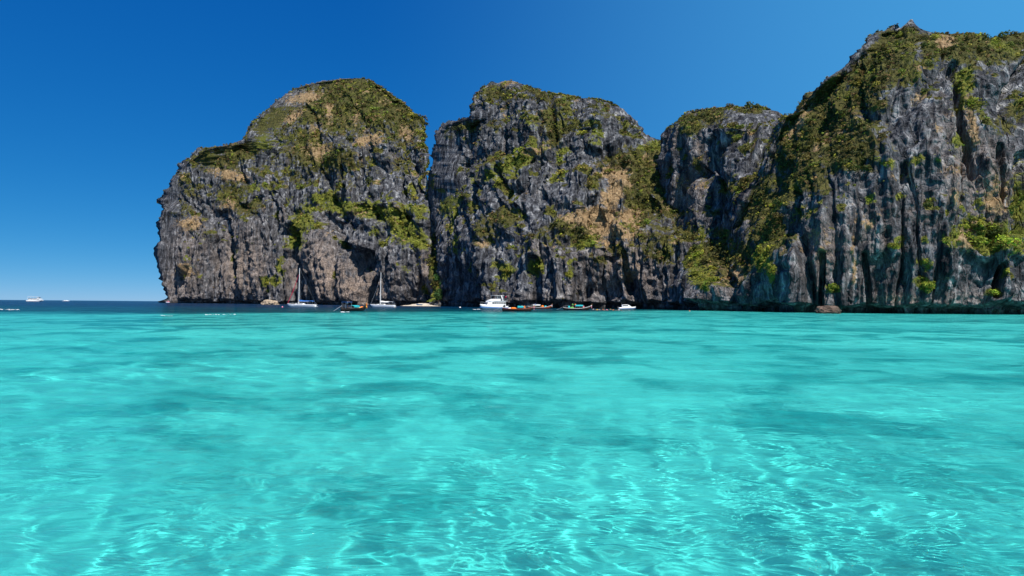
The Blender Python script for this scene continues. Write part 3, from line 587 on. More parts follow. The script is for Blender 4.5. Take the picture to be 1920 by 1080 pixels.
def build_vegetation():
    rg = np.random.default_rng(5)
    # the shrubs that show largest become things of their own, the rest is one mass
    shown = np.array([t[2] / t[0][1] for t in TUFTS]); kk = np.array([t[3] for t in TUFTS])
    shown = shown * np.where(kk == 2, 0.55, 1.0)
    shown *= np.array([1.0 if 0 < t[5] < 1920 else 0.0 for t in TUFTS])
    order = np.argsort(-shown); big = []; taken = []
    for i in order:
        x, y = TUFTS[i][5], TUFTS[i][6]
        if all(abs(x - a) + abs(y - b) > 13 for a, b in taken):
            big.append(i); taken.append((x, y))
        if len(big) == 285: break
    bigset = set(big)
    rest = [i for i in range(len(TUFTS)) if i not in bigset]
    clouds = [leaf_cloud(rg, 3, 22, 0.25) for _ in range(10)]
    P = np.array([TUFTS[i][0] for i in rest]); N = np.array([TUFTS[i][1] for i in rest]); S = np.array([TUFTS[i][2] for i in rest]); K = np.array([TUFTS[i][3] for i in rest])
    A, B, U = frames(N)
    ci = rg.integers(0, len(clouds), len(rest)); allV, allC = [], []
    pal = {k: np.array(v) for k, v in PAL.items()}
    for c in range(len(clouds)):
        sel = np.where(ci == c)[0]
        V, tone = clouds[c]
        th = rg.random(len(sel)) * 6.283
        a = A[sel] * np.cos(th)[:, None] + B[sel] * np.sin(th)[:, None]; b = -A[sel] * np.sin(th)[:, None] + B[sel] * np.cos(th)[:, None]
        W = (V[None, :, 0:1] * a[:, None] + V[None, :, 1:2] * b[:, None] + V[None, :, 2:3] * U[sel][:, None]) * S[sel][:, None, None] + (P[sel] - U[sel] * (S[sel] * 0.15)[:, None])[:, None]
        cols = np.stack([pal[k][rg.integers(0, 4)] for k in K[sel]]) * (0.5 + 0.95 * rg.random((len(sel), 1)))
        cq = cols[:, None, :] * (0.45 + 1.15 * tone)[None, :, None]
        allV.append(W.reshape(-1, 3)); allC.append(np.repeat(cq.reshape(-1, 3), 4, 0))
    V = np.concatenate(allV); Cc = np.concatenate(allC)
    me = new_mesh('scrub', V, np.arange(len(V)).reshape(-1, 4), smooth=False)
    at = me.attributes.new('leafcol', 'FLOAT_COLOR', 'POINT')
    at.data.foreach_set('color', np.concatenate([Cc, np.ones((len(Cc), 1))], 1).astype(np.float32).ravel())
    o = link('scrub', me, LEAFA); tag(o, 'low green and brown scrub growing all over the cliff ledges', 'scrub', kind='stuff')
    # individual shrubs
    meshes = []
    for i in range(9):
        V, tone = leaf_cloud(rg, 6, 150, 0.115)
        me = new_mesh('shrub', V, np.arange(len(V)).reshape(-1, 4), smooth=False); attr(me, 'tone', np.repeat(tone, 4)); me.materials.append(LEAF); meshes.append(me)
    where = {'A': 'domed left headland', 'B': 'broad central cliff', 'C': 'blunt grey buttress', 'D': 'tall right-hand peak', 'E': 'far right ridge', 'G': 'green gully'}
    colw = {0: 'dark olive', 1: 'yellow green', 2: 'dry brown'}
    made = []; span = {'A': (0, 420, 292, 818), 'B': (0, 416, 808, 1260), 'C': (0, 371, 1236, 1480), 'D': (0, 535, 1376, 1920), 'E': (0, 515, 1860, 1920), 'G': (0, 238, 800, 845)}
    for j, i in enumerate(big):
        p, n, s, k, key, x, y = TUFTS[i]
        o = bpy.data.objects.new('shrub', meshes[j % 9]); COL.objects.link(o)
        s = s * rg.uniform(1.3, 2.0)
        o.location = p - np.array([0, 0, 0.12 * s]); o.scale = (s * rg.uniform(0.9, 1.25), s * rg.uniform(0.9, 1.25), s * rg.uniform(0.7, 1.0))
        up = Vector(n * 0.5 + np.array([0, 0, 0.85])); o.rotation_euler = (up.to_track_quat('Z', 'Y') @ Vector((0, 0, 1)).rotation_difference(Vector((0, 0, 1)))).to_euler()
        o.rotation_euler.rotate_axis('Z', rg.random() * 6.28)
        c = np.array(PAL[k][rg.integers(0, 4)]) * rg.uniform(0.6, 1.4); o.color = (*c, 1)
        lo, hi, x0, x1 = span[key]
        f = (hor(x) - y - lo) / (hi - lo); u = (x - x0) / (x1 - x0)
        zone = ('foot' if f < 0.2 else 'lower half' if f < 0.45 else 'upper half' if f < 0.75 else 'crest')
        side = ('left' if u < 0.33 else 'middle' if u < 0.66 else 'right')
        made.append((o, k, key, zone, side, y))
    ordn = ['highest', 'second highest', 'third highest', 'fourth highest', 'fifth highest', 'sixth highest', 'seventh highest', 'eighth highest', 'ninth highest', 'tenth highest'] + [n_ + ' highest' for n_ in ('eleventh', 'twelfth', 'thirteenth', 'fourteenth', 'fifteenth', 'sixteenth', 'seventeenth', 'eighteenth', 'nineteenth', 'twentieth', 'twenty-first', 'twenty-second', 'twenty-third', 'twenty-fourth', 'twenty-fifth', 'twenty-sixth', 'twenty-seventh', 'twenty-eighth', 'twenty-ninth')]
    from collections import defaultdict
    grp = defaultdict(list)
    for r in made: grp[r[1:5]].append(r)
    for (k, key, zone, side), rows in grp.items():
        rows.sort(key=lambda r: r[5])
        for j, r in enumerate(rows):
            who = colw[k] + ' shrub'
            if len(rows) > 1: who += ', ' + ('lowest' if j == len(rows) - 1 else ordn[min(j, 28)])
            tag(r[0], f'{who} on the {side} {zone} of the {where[key]}', 'shrub', f'{colw[k]} shrubs on the {where[key]}')
    return meshes
SHRUBS = build_vegetation()

def surface_at(px, py, keys='ABCDEG', r=4.0):
    """visible cliff point (and normal) behind a photo pixel"""
    best = None
    for k in keys:
        m = MASS[k]; sel = np.where((np.abs(m['x'] - px) < r) & (np.abs(m['y'] - py) < r))[0]
        if len(sel) == 0: continue
        i = sel[np.argmin(m['d'][sel])]
        if best is None or m['d'][i] < best[0][1]: best = (m['P'][i], m['N'][i])
    return best

def cone_tube(bm, p0, p1, r0, r1, n=6):
    p0, p1 = Vector(p0), Vector(p1); ax = (p1 - p0).normalized()
    a = ax.orthogonal().normalized(); b = ax.cross(a)
    v0 = [bm.verts.new(p0 + (a * math.cos(t) + b * math.sin(t)) * r0) for t in [i * 2 * math.pi / n for i in range(n)]]
    v1 = [bm.verts.new(p1 + (a * math.cos(t) + b * math.sin(t)) * r1) for t in [i * 2 * math.pi / n for i in range(n)]]
    for i in range(n): bm.faces.new((v0[i], v0[(i + 1) % n], v1[(i + 1) % n], v1[i]))
    bm.faces.new(v0[::-1]); bm.faces.new(v1)
def add_box(bm, c, s, rz=0.0, taper=1.0, ry=0.0):
    M_ = Matrix.Translation(Vector(c)) @ Matrix.Rotation(rz, 4, 'Z') @ Matrix.Rotation(ry, 4, 'Y')
    vs = []
    for z in (-0.5, 0.5):
        k = taper if z > 0 else 1.0
        for x, y in ((-0.5, -0.5), (0.5, -0.5), (0.5, 0.5), (-0.5, 0.5)):
            vs.append(bm.verts.new(M_ @ Vector((x * s[0] * k, y * s[1] * k, z * s[2]))))
    for f in ((3, 2, 1, 0), (4, 5, 6, 7), (0, 1, 5, 4), (1, 2, 6, 5), (2, 3, 7, 6), (3, 0, 4, 7)): bm.faces.new([vs[i] for i in f])
def add_loft(bm, rings, cap=True):
    R_ = [[bm.verts.new(p) for p in r] for r in rings]; n = len(R_[0])
    for a, b in zip(R_[:-1], R_[1:]):
        for i in range(n): bm.faces.new((a[i], a[(i + 1) % n], b[(i + 1) % n], b[i]))
    if cap: bm.faces.new(R_[0][::-1]); bm.faces.new(R_[-1])
def part(name, mat, parent, fn, smooth=False):
    bm = bmesh.new(); fn(bm); bmesh.ops.recalc_face_normals(bm, faces=bm.faces)
    me = bpy.data.meshes.new(name); bm.to_mesh(me); bm.free()
    if smooth: me.shade_smooth()
    return link(name, me, mat, parent)
def empty(name, loc, rz=0.0, rx=0.0):
    o = bpy.data.objects.new(name, None); COL.objects.link(o); o.location = loc; o.rotation_euler = (rx, 0, rz); o.empty_display_size = 0.3; return o

BARK = plain('bark', (0.10, 0.075, 0.05), 0.9, 0.1, 0.4, 4)
def make_tree(loc, h, col, label, cat='tree', group=None, seed=0, name='tree', spread=0.42):
    rg = np.random.default_rng(seed); t = empty(name, loc)
    def trunk(bm):
        cone_tube(bm, (0, 0, -0.5), (0.04 * h, 0, 0.45 * h), 0.035 * h, 0.02 * h, 7)
        for i in range(5):
            a = i * 1.26 + rg.random(); cone_tube(bm, (0.03 * h, 0, (0.3 + 0.03 * i) * h), (0.26 * h * math.cos(a), 0.26 * h * math.sin(a), (0.58 + 0.05 * i) * h), 0.014 * h, 0.005 * h, 5)
    part('trunk', BARK, t, trunk)
    V, tone = leaf_cloud(rg, 9, 330, 0.095, 0.95)
    V = V * np.array([spread * h, spread * h, 0.62 * h]) + np.array([0, 0, 0.22 * h])
    me = new_mesh('crown', V, np.arange(len(V)).reshape(-1, 4), smooth=False); attr(me, 'tone', np.repeat(tone, 4))
    c = link('crown', me, LEAF, t); c.color = (*col, 1)
    return tag(t, label, cat, group)

# trees in the wet gully and on the sand
for i, (x, y, h, c) in enumerate([(822, 560, 11, (0.05, 0.12, 0.03)), (834, 556, 9, (0.07, 0.13, 0.04)), (826, 540, 10, (0.06, 0.14, 0.03)), (817, 525, 9, (0.04, 0.10, 0.025)),
                                  (829, 520, 9, (0.07, 0.15, 0.03)), (820, 500, 8, (0.05, 0.11, 0.03)), (815, 478, 8, (0.06, 0.12, 0.03))]):
    s_ = surface_at(x, y, 'G', 8)
    p = s_[0] if s_ else pt(x, y, 500)
    lab = ['round-crowned tree at the mouth of the gully behind the sand', 'tree leaning on the cliff foot right of the sand', 'tree in the lower gully above the sand', 'dark tree on the left side of the gully',
           'light green tree on the right side of the gully', 'tree halfway up the narrow gully', 'topmost tree of the narrow gully'][i]
    make_tree(tuple(p - np.array([0, 1.5, 0.6])), h, c, lab, group='trees in the narrow gully', seed=20 + i)

# shrubs one can pick out singly
LIME = (0.26, 0.34, 0.03); LIME2 = (0.20, 0.25, 0.03); YEL = (0.28, 0.27, 0.035); OLV = (0.075, 0.08, 0.02)
pick = [(1866, 551, 2.2, LIME, 'vivid lime bush just above the waterline by the dark cave'), (1734, 532, 2.9, LIME2, 'yellow green bush low on the right-hand cliff above a pale ledge'),
        (1563, 540, 2.3, LIME2, 'small bright bush on the cliff foot above the brown rock'), (1734, 495, 2.2, YEL, 'thin yellow shrub straight above another low bright bush'),
        (1840, 452, 4.2, LIME2, 'left half of the big light green thicket on the right-hand cliff'), (1880, 448, 4.4, LIME, 'right half of the big light green thicket on the right-hand cliff'), (1860, 432, 3.8, LIME2, 'top of the big light green thicket on the right-hand cliff'),
        (1606, 318, 4.6, OLV, 'wide dark flat-topped bush on the edge of the right-hand ridge'), (1664, 308, 2.6, YEL, 'bright yellow shrub beside the wide dark bush on the ridge'), (1680, 462, 1.7, LIME2, 'small bright tuft on the bare middle of the right-hand cliff'),
        (1428, 485, 2.9, LIME2, 'round bright bush above the pale rock bulge'), (1444, 512, 2.4, YEL, 'yellow bush hanging left of the pale rock bulge'), (1629, 374, 1.9, LIME, 'small lime tuft below the dark ridge bushes'),
        (1306, 476, 4.6, LIME2, 'bright bush at the left of the olive thicket on the buttress'), (1006, 497, 4.4, LIME2, 'bright bush above the blue-shaded hollow of the central cliff'), (945, 506, 4.0, YEL, 'bright bush left of the blue-shaded hollow'),
        (507, 529, 6.0, YEL, 'yellow green bush low on the headland above the sailboat with red sail')]
for i, (x, y, s_, c, lab) in enumerate(pick):
    hit = surface_at(x, y)
    if hit is None: continue
    p, n = hit
    o = bpy.data.objects.new('bush', SHRUBS[i % 9]); COL.objects.link(o)
    o.location = p + np.array([0, -0.2, -0.25]) * s_; o.scale = (s_, s_ * 0.8, s_ * 0.72); o.rotation_euler = (0.35, 0, i * 1.3); o.color = (*c, 1)
    tag(o, lab, 'bush')

# ------------------------------------------------------------------ beach, boulders
def build_beach():
    d0, d1 = 474, 522; xs = np.linspace(738, 842, 60); ys = np.linspace(0, 1, 24)
    X, T = np.meshgrid(xs, ys); D = d0 + (d1 - d0) * T
    e = sstep(736, 790, X + 7 * np.sin(T * 5)) * (1 - sstep(818, 842, X + 5 * np.sin(T * 7)))
    Z = -0.8 + e * (1.3 * sstep(0, 0.4, T) + 1.5 * T)
    P = np.stack([wl(X, D), D, Z], -1).reshape(-1, 3); P[:, 2] += 0.6 * fbm(P, 8.0, 4)
    n, m = X.shape; idx = np.arange(n * m).reshape(n, m)
    F = np.stack([idx[:-1, :-1], idx[:-1, 1:], idx[1:, 1:], idx[1:, :-1]], -1).reshape(-1, 4)
    g = G('beach_sand'); c = g.ramp(g.noise(g.pos(), 0.8, 5, 0.6), [(0.3, (0.36, 0.30, 0.23)), (0.55, (0.58, 0.50, 0.40)), (0.75, (0.68, 0.60, 0.49))]); g.principled(c, 0.95, 0.1)
    tag(link('beach', new_mesh('beach', P, F), g.m), 'small strip of pale sand at the mouth of the gully', 'beach', kind='structure')
build_beach()
def boulder(loc, s, seed, col, label):
    bm = bmesh.new(); bmesh.ops.create_icosphere(bm, subdivisions=5, radius=1.0)
    me = bpy.data.meshes.new('boulder'); bm.to_mesh(me); bm.free()
    V = np.zeros(len(me.vertices) * 3, np.float32); me.vertices.foreach_get('co', V); V = V.reshape(-1, 3)
    n = V.copy(); V = V * (1 + 0.28 * fbm(V, 0.9, 4, seed)[:, None] + 0.10 * (1 - 2 * np.abs(noise(V * np.array([3, 3, 5]) + seed)))[:, None])
    V = V * np.array(s); me.vertices.foreach_set('co', V.ravel()); me.update()
    g = G('boulder_rock'); P = g.pos(); c = g.ramp(g.noise(P, 0.7, 7, 0.65), [(0.32, tuple(x * 0.35 for x in col)), (0.5, col), (0.7, tuple(min(1, x * 1.7) for x in col))])
    g.principled(c, 0.9, 0.2, g.bump(g.noise(P, 1.8, 6, 0.7), 0.8, 0.4))
    o = link('boulder', me, g.m); o.location = loc; return tag(o, label, 'boulder')
boulder((wl(507, 520), 520, 0.3), (6.2, 4.5, 3.1), 3.1, (0.36, 0.28, 0.20), 'low tan boulder in the water left of the red-sailed sailboat')
boulder((wl(1554, 200), 200, 0.2), (3.6, 2.4, 2.0), 8.7, (0.11, 0.075, 0.058), 'brown boulder at the foot of the right-hand cliff')

# ------------------------------------------------------------------ boats
WHITE = plain('white_gelcoat', (0.80, 0.80, 0.79), 0.25, 0.5, 0.05)
GREYM = plain('grey_metal', (0.55, 0.56, 0.58), 0.35, 0.5, 0.08, metallic=0.6)
DARKW = plain('tinted_window', (0.02, 0.025, 0.03), 0.12, 0.6, 0.2)
BLUE = plain('blue_canvas', (0.03, 0.13, 0.42), 0.8, 0.2, 0.2)
REDS = plain('red_sail_cover', (0.42, 0.02, 0.06), 0.8, 0.2, 0.2)
SAILC = plain('white_sailcloth', (0.78, 0.77, 0.73), 0.8, 0.2, 0.1)
WOODD = plain('dark_tarred_wood', (0.030, 0.022, 0.018), 0.55, 0.3, 0.4)
WOODR = plain('red_brown_wood', (0.30, 0.07, 0.03), 0.55, 0.3, 0.3)
WOODL = plain('varnished_wood', (0.38, 0.22, 0.10), 0.5, 0.3, 0.3)
TURQ = plain('turquoise_tarpaulin', (0.03, 0.45, 0.50), 0.7, 0.2, 0.15)
ORNG = plain('orange_cloth', (0.85, 0.22, 0.03), 0.8, 0.2, 0.2)
YELC = plain('yellow_cloth', (0.80, 0.50, 0.06), 0.8, 0.2, 0.2)
GRNC = plain('green_cloth', (0.12, 0.42, 0.08), 0.8, 0.2, 0.2)
PINKC = plain('pink_cloth', (0.75, 0.25, 0.35), 0.8, 0.2, 0.2)
SKIN = plain('skin', (0.45, 0.25, 0.16), 0.6, 0.3, 0.1)
HAIR = plain('black_hair', (0.012, 0.010, 0.010), 0.6, 0.3, 0.1)
BLUEH = plain('blue_hull_paint', (0.05, 0.18, 0.50), 0.3, 0.5, 0.1)
IRON = plain('dark_engine_iron', (0.06, 0.06, 0.065), 0.5, 0.4, 0.3, metallic=0.4)
FOAMM = plain('foam', (0.9, 0.92, 0.92), 0.9, 0.2, 0.05)

def hull_rings(L, beam, zk, sheer, plan, n=18, flare=0.72, deckz=None):
    rings = []
    for i in range(n + 1):
        t = i / n; x = -L / 2 + L * t; hb = max(beam / 2 * plan(t), 0.02); zs = sheer(t); k = zk * (1 - max(0, (t - 0.75) / 0.25) ** 2) + max(0, (t - 0.75) / 0.25) ** 2 * zs * 0.75
        zm = k + (zs - k) * 0.45
        rings.append([(x, hb, zs), (x, hb * 0.93, zm + (zs - zm) * 0.4), (x, hb * flare, zm * 0.6 + k * 0.4), (x, 0, k), (x, -hb * flare, zm * 0.6 + k * 0.4), (x, -hb * 0.93, zm + (zs - zm) * 0.4), (x, -hb, zs)])
    return rings
def deck_strip(bm, L, beam, sheer, plan, drop, n=18, inset=0.97):
    pv = None
    for i in range(n + 1):
        t = i / n; x = -L / 2 + L * t; hb = max(beam / 2 * plan(t) * inset, 0.015); z = sheer(t) - drop
        v = (bm.verts.new((x, hb, z)), bm.verts.new((x, 0, z + 0.04)), bm.verts.new((x, -hb, z)))
        if pv: bm.faces.new((pv[0], pv[1], v[1], v[0])); bm.faces.new((pv[1], pv[2], v[2], v[1]))
        pv = v
def gunwale(bm, L, beam, sheer, plan, w, h, n=18):
    for sgn in (-1, 1):
        rings = []
        for i in range(n + 1):
            t = i / n; x = -L / 2 + L * t; y = sgn * (beam / 2 * plan(t) + 0.01); z = sheer(t)
            rings.append([(x, y - w, z - h), (x, y + w, z - h), (x, y + w, z + h * 0.6), (x, y - w, z + h * 0.6)])
        add_loft(bm, rings)
def yacht_plan(t): return (0.72 + 0.28 * math.sin(min(t / 0.45, 1) * math.pi / 2)) if t < 0.45 else max(0.0, 1 - ((t - 0.45) / 0.55) ** 2.1)
def long_plan(t): return (0.45 + 0.55 * math.sin(min(t / 0.4, 1) * math.pi / 2)) if t < 0.4 else max(0.0, 1 - ((t - 0.4) / 0.6) ** 2.0)
def speed_plan(t): return 0.92 + 0.08 * t / 0.5 if t < 0.5 else max(0.0, 1 - ((t - 0.5) / 0.5) ** 2.6)

def person_mesh(pose):
    """one continuous skinned body baked to a mesh, about 1.7 m standing"""
    if pose == 'stand':
        J = {'pel': (0, 0, .92, .14), 'che': (0, 0, 1.28, .16), 'nek': (0, 0, 1.47, .06), 'hed': (0, .02, 1.62, .10), 'lsh': (.19, 0, 1.40, .065), 'lel': (.25, .02, 1.13, .05), 'lha': (.26, .12, .90, .045),
             'rsh': (-.19, 0, 1.40, .065), 'rel': (-.25, .02, 1.13, .05), 'rha': (-.24, .14, .92, .045), 'lhi': (.10, 0, .84, .10), 'lkn': (.11, .03, .48, .07), 'lan': (.11, 0, .08, .05), 'lto': (.12, .16, .04, .045),
             'rhi': (-.10, 0, .84, .10), 'rkn': (-.11, .03, .48, .07), 'ran': (-.11, 0, .08, .05), 'rto': (-.12, .16, .04, .045)}
    elif pose == 'sit':
        J = {'pel': (0, 0, .12, .15), 'che': (0, -.04, .48, .16), 'nek': (0, -.03, .67, .06), 'hed': (0, 0, .82, .10), 'lsh': (.19, -.03, .60, .065), 'lel': (.27, .06, .36, .05), 'lha': (.18, .26, .26, .045),
             'rsh': (-.19, -.03, .60, .065), 'rel': (-.27, .06, .36, .05), 'rha': (-.18, .26, .26, .045), 'lhi': (.10, .08, .12, .10), 'lkn': (.14, .44, .16, .07), 'lan': (.13, .50, -.26, .05), 'lto': (.13, .64, -.30, .045),
             'rhi': (-.10, .08, .12, .10), 'rkn': (-.14, .44, .16, .07), 'ran': (-.13, .50, -.26, .05), 'rto': (-.13, .64, -.30, .045)}
    else:   # floating face down at the surface, head out
        J = {'pel': (0, -.75, -.05, .15), 'che': (0, -.32, .02, .17), 'nek': (0, -.12, .10, .07), 'hed': (0, .04, .17, .115), 'lsh': (.2, -.25, .03, .07), 'lel': (.42, -.05, -.10, .05), 'lha': (.36, .2, -.14, .045),
             'rsh': (-.2, -.25, .03, .07), 'rel': (-.42, -.05, -.10, .05), 'rha': (-.36, .2, -.14, .045), 'lhi': (.1, -.86, -.06, .10), 'lkn': (.13, -1.25, -.16, .07), 'lan': (.12, -1.6, -.08, .05), 'lto': (.12, -1.76, -.14, .045),
             'rhi': (-.1, -.86, -.06, .10), 'rkn': (-.13, -1.25, -.10, .07), 'ran': (-.12, -1.62, -.2, .05), 'rto': (-.12, -1.78, -.26, .045)}
    E_ = [('pel', 'che'), ('che', 'nek'), ('nek', 'hed'), ('che', 'lsh'), ('lsh', 'lel'), ('lel', 'lha'), ('che', 'rsh'), ('rsh', 'rel'), ('rel', 'rha'), ('pel', 'lhi'), ('lhi', 'lkn'), ('lkn', 'lan'), ('lan', 'lto'), ('pel', 'rhi'), ('rhi', 'rkn'), ('rkn', 'ran'), ('ran', 'rto')]
    names = list(J); me = bpy.data.meshes.new('person'); me.from_pydata([J[k][:3] for k in names], [(names.index(a), names.index(b)) for a, b in E_], [])
    o = bpy.data.objects.new('person_rig', me); COL.objects.link(o)
    o.modifiers.new('Skin', 'SKIN'); ss = o.modifiers.new('Sub', 'SUBSURF'); ss.levels = 1; ss.render_levels = 1
    lay = me.skin_vertices[0].data
    for i, k in enumerate(names): lay[i].radius = (J[k][3], J[k][3]); lay[i].use_root = (k == 'pel')
    dg = bpy.context.evaluated_depsgraph_get(); out = bpy.data.meshes.new_from_object(o.evaluated_get(dg)); out.name = 'person'
    bpy.data.objects.remove(o); out.shade_smooth()
    return out, J
PM = {k: person_mesh(k) for k in ('stand', 'sit', 'swim')}
def person(loc, rz, pose, mats, label, group=None):
    """mats = (top, bottom); torso and legs take clothing colours by region"""
    src, J = PM[pose]; me = src.copy(); me.materials.clear()
    for m_ in (SKIN, mats[0], mats[1]): me.materials.append(m_)
    pel, che, nek = Vector(J['pel'][:3]), Vector(J['che'][:3]), Vector(J['nek'][:3]); ax = (nek - pel)
    kn = [Vector(J[k][:3]) for k in ('lkn', 'rkn')]
    for p_ in me.polygons:
        c = p_.center; t = (c - pel).dot(ax) / ax.length_squared; side = abs(c.x)
        p_.material_index = 1 if (0.12 < t < 0.97 and side < 0.27) else (2 if (t <= 0.12 and min((c - k).length for k in kn) > 0.2 and (c - pel).length < 0.42) else 0)
    o = link('person', me); o.location = loc; o.rotation_euler = (0, 0, rz)
    hd = Vector(J['hed'][:3]); r = J['hed'][3]
    def hair(bm):
        bmesh.ops.create_icosphere(bm, subdivisions=2, radius=r * 1.14, matrix=Matrix.Translation(hd + Vector((0, -0.02, 0.025))))
        bmesh.ops.delete(bm, geom=[v for v in bm.verts if v.co.z < hd.z - 0.01 and v.co.y > hd.y - 0.03], context='VERTS')
    part('hair', HAIR, o, hair, True)
    return tag(o, label, 'person', group)

def sailboat(px, d, L, mast_h, rz, jib, cover, bim, label, radar=False, jr=1.0):
    t = empty('sailboat', (wl(px, d), d, 0), rz); B_ = L * 0.3
    sheer = lambda u: 1.05 + 0.35 * u ** 2 + 0.05 * (1 - u)
    def hull(bm): add_loft(bm, hull_rings(L, B_, -0.5, sheer, yacht_plan))
    part('hull', WHITE, t, hull, True)
    part('deck', WHITE, t, lambda bm: deck_strip(bm, L, B_, sheer, yacht_plan, -0.02))
    part('stripe', BLUE, t, lambda bm: gunwale(bm, L, B_ * 1.0, lambda u: sheer(u) - 0.18, yacht_plan, 0.015, 0.045))
    def cabin(bm):
        rings = []
        for u, h in ((-0.10, 0.30), (-0.08, 0.55), (0.10, 0.50), (0.26, 0.22), (0.29, 0.05)):
            w = B_ * (0.30 - 0.35 * max(0, u)); x = u * L; z0 = 1.05
            rings.append([(x, w, z0), (x, w * 0.86, z0 + h), (x, -w * 0.86, z0 + h), (x, -w, z0)])
        add_loft(bm, rings)
    cb = part('cabin', WHITE, t, cabin)
    for sgn in (-1, 1):
        part('window', DARKW, cb, lambda bm: add_box(bm, (0.03 * L, sgn * B_ * 0.285, 1.34), (0.2 * L, 0.03, 0.2)))
    mx = 0.10 * L
    part('mast', WHITE, t, lambda bm: cone_tube(bm, (mx, 0, 1.1), (mx - 0.15, 0, mast_h), 0.14, 0.10, 8))
    for zf in (0.42, 0.68):
        part('spreader', GREYM, t, lambda bm: cone_tube(bm, (mx - 0.1, -0.95, mast_h * zf), (mx - 0.1, 0.95, mast_h * zf), 0.03, 0.03, 5))
    def rig(bm):
        for sgn in (-1, 1):
            for zf in (0.42, 0.68, 0.98):
                cone_tube(bm, (mx - 0.2, sgn * B_ * 0.44, 1.15), (mx - 0.12, sgn * 0.1 if zf > 0.9 else sgn * 0.9, mast_h * zf), 0.015, 0.015, 4)
        cone_tube(bm, (-L * 0.49, 0, 1.2), (mx - 0.15, 0, mast_h), 0.015, 0.015, 4)
    part('rigging', GREYM, t, rig)
    part('furled_jib', jib, t, lambda bm: [cone_tube(bm, (L * 0.485, 0, 1.5), (L * 0.30, 0, mast_h * 0.42), 0.10 * jr, 0.16 * jr, 7), cone_tube(bm, (L * 0.30, 0, mast_h * 0.42), (mx + 0.15, 0, mast_h * 0.84), 0.16 * jr, 0.06 * jr, 7)])
    bo = part('boom', GREYM, t, lambda bm: cone_tube(bm, (mx, 0, 2.25), (mx - L * 0.38, 0, 2.2), 0.08, 0.07, 6))
    def sailc(bm):
        rings = []
        for i in range(9):
            u = i / 8; x = mx - 0.15 - u * L * 0.36; r = 0.34 * (1 - 0.55 * u); z = 2.42 + 0.05 * math.sin(9 * u)
            rings.append([(x, 0, z + r * 1.5), (x, r * 0.7, z + r * 0.3), (x, r * 0.5, z - r * 0.5), (x, -r * 0.5, z - r * 0.5), (x, -r * 0.7, z + r * 0.3)])
        add_loft(bm, rings)
    part('sail_cover', cover, bo, sailc, True)
    def bimini(bm):
        rings = []
        for i in range(6):
            u = i / 5; x = -L * 0.24 - u * L * 0.19; z = 2.55 + 0.18 * math.sin(u * math.pi) - 0.1 * u; w = B_ * 0.34
            rings.append([(x, w, z - 0.15), (x, w * 0.6, z), (x, -w * 0.6, z), (x, -w, z - 0.15), (x, -w * 0.6, z - 0.05), (x, w * 0.6, z - 0.05)])
        add_loft(bm, rings)
    bmn = part('bimini', bim, t, bimini, True)
    def frame(bm):
        for xx in (-0.26, -0.42):
            for sgn in (-1, 1): cone_tube(bm, (xx * L, sgn * B_ * 0.36, 1.1), (xx * L, sgn * B_ * 0.33, 2.45), 0.025, 0.025, 5)
    part('bimini_frame', GREYM, bmn, frame)
    def rails(bm):
        for sgn in (-1, 1):
            pts = [(-0.48, 0.70), (-0.3, 0.88), (-0.05, 0.98), (0.2, 0.85), (0.36, 0.55), (0.47, 0.14)]
            for (a, wa), (b, wb) in zip(pts[:-1], pts[1:]): cone_tube(bm, (a * L, sgn * wa * B_ / 2 * 0.97, 1.75 + 0.3 * max(0, a)), (b * L, sgn * wb * B_ / 2 * 0.97, 1.75 + 0.3 * max(0, b)), 0.012, 0.012, 4)
            for a, wa in pts: cone_tube(bm, (a * L, sgn * wa * B_ / 2 * 0.97, 1.1), (a * L, sgn * wa * B_ / 2 * 0.97, 1.76 + 0.3 * max(0, a)), 0.014, 0.014, 4)
    part('guard_rail', GREYM, t, rails)
    part('swim_step', WHITE, t, lambda bm: add_box(bm, (-L * 0.515, 0, 0.32), (0.6, B_ * 0.5, 0.12)))
    if radar: part('radar_dome', WHITE, t, lambda bm: add_loft(bm, [[(mx + 0.25 + r * math.cos(a), r * math.sin(a), mast_h * 0.40 + z) for a in [k * 0.7854 for k in range(8)]] for r, z in ((0.2, 0), (0.32, 0.08), (0.32, 0.22), (0.18, 0.3))]), True)
    return tag(t, label, 'sailboat')
sailboat(566, 272, 12.0, 15.6, math.pi - 0.12, REDS, BLUE, BLUE, 'white sailboat with red furled jib and blue sail cover')
sailboat(718, 298, 11.2, 15.3, math.pi - 0.10, GREYM, SAILC, GREYM, 'white sailboat with radar dome and grey awning beside the small beach', radar=True, jr=0.3)

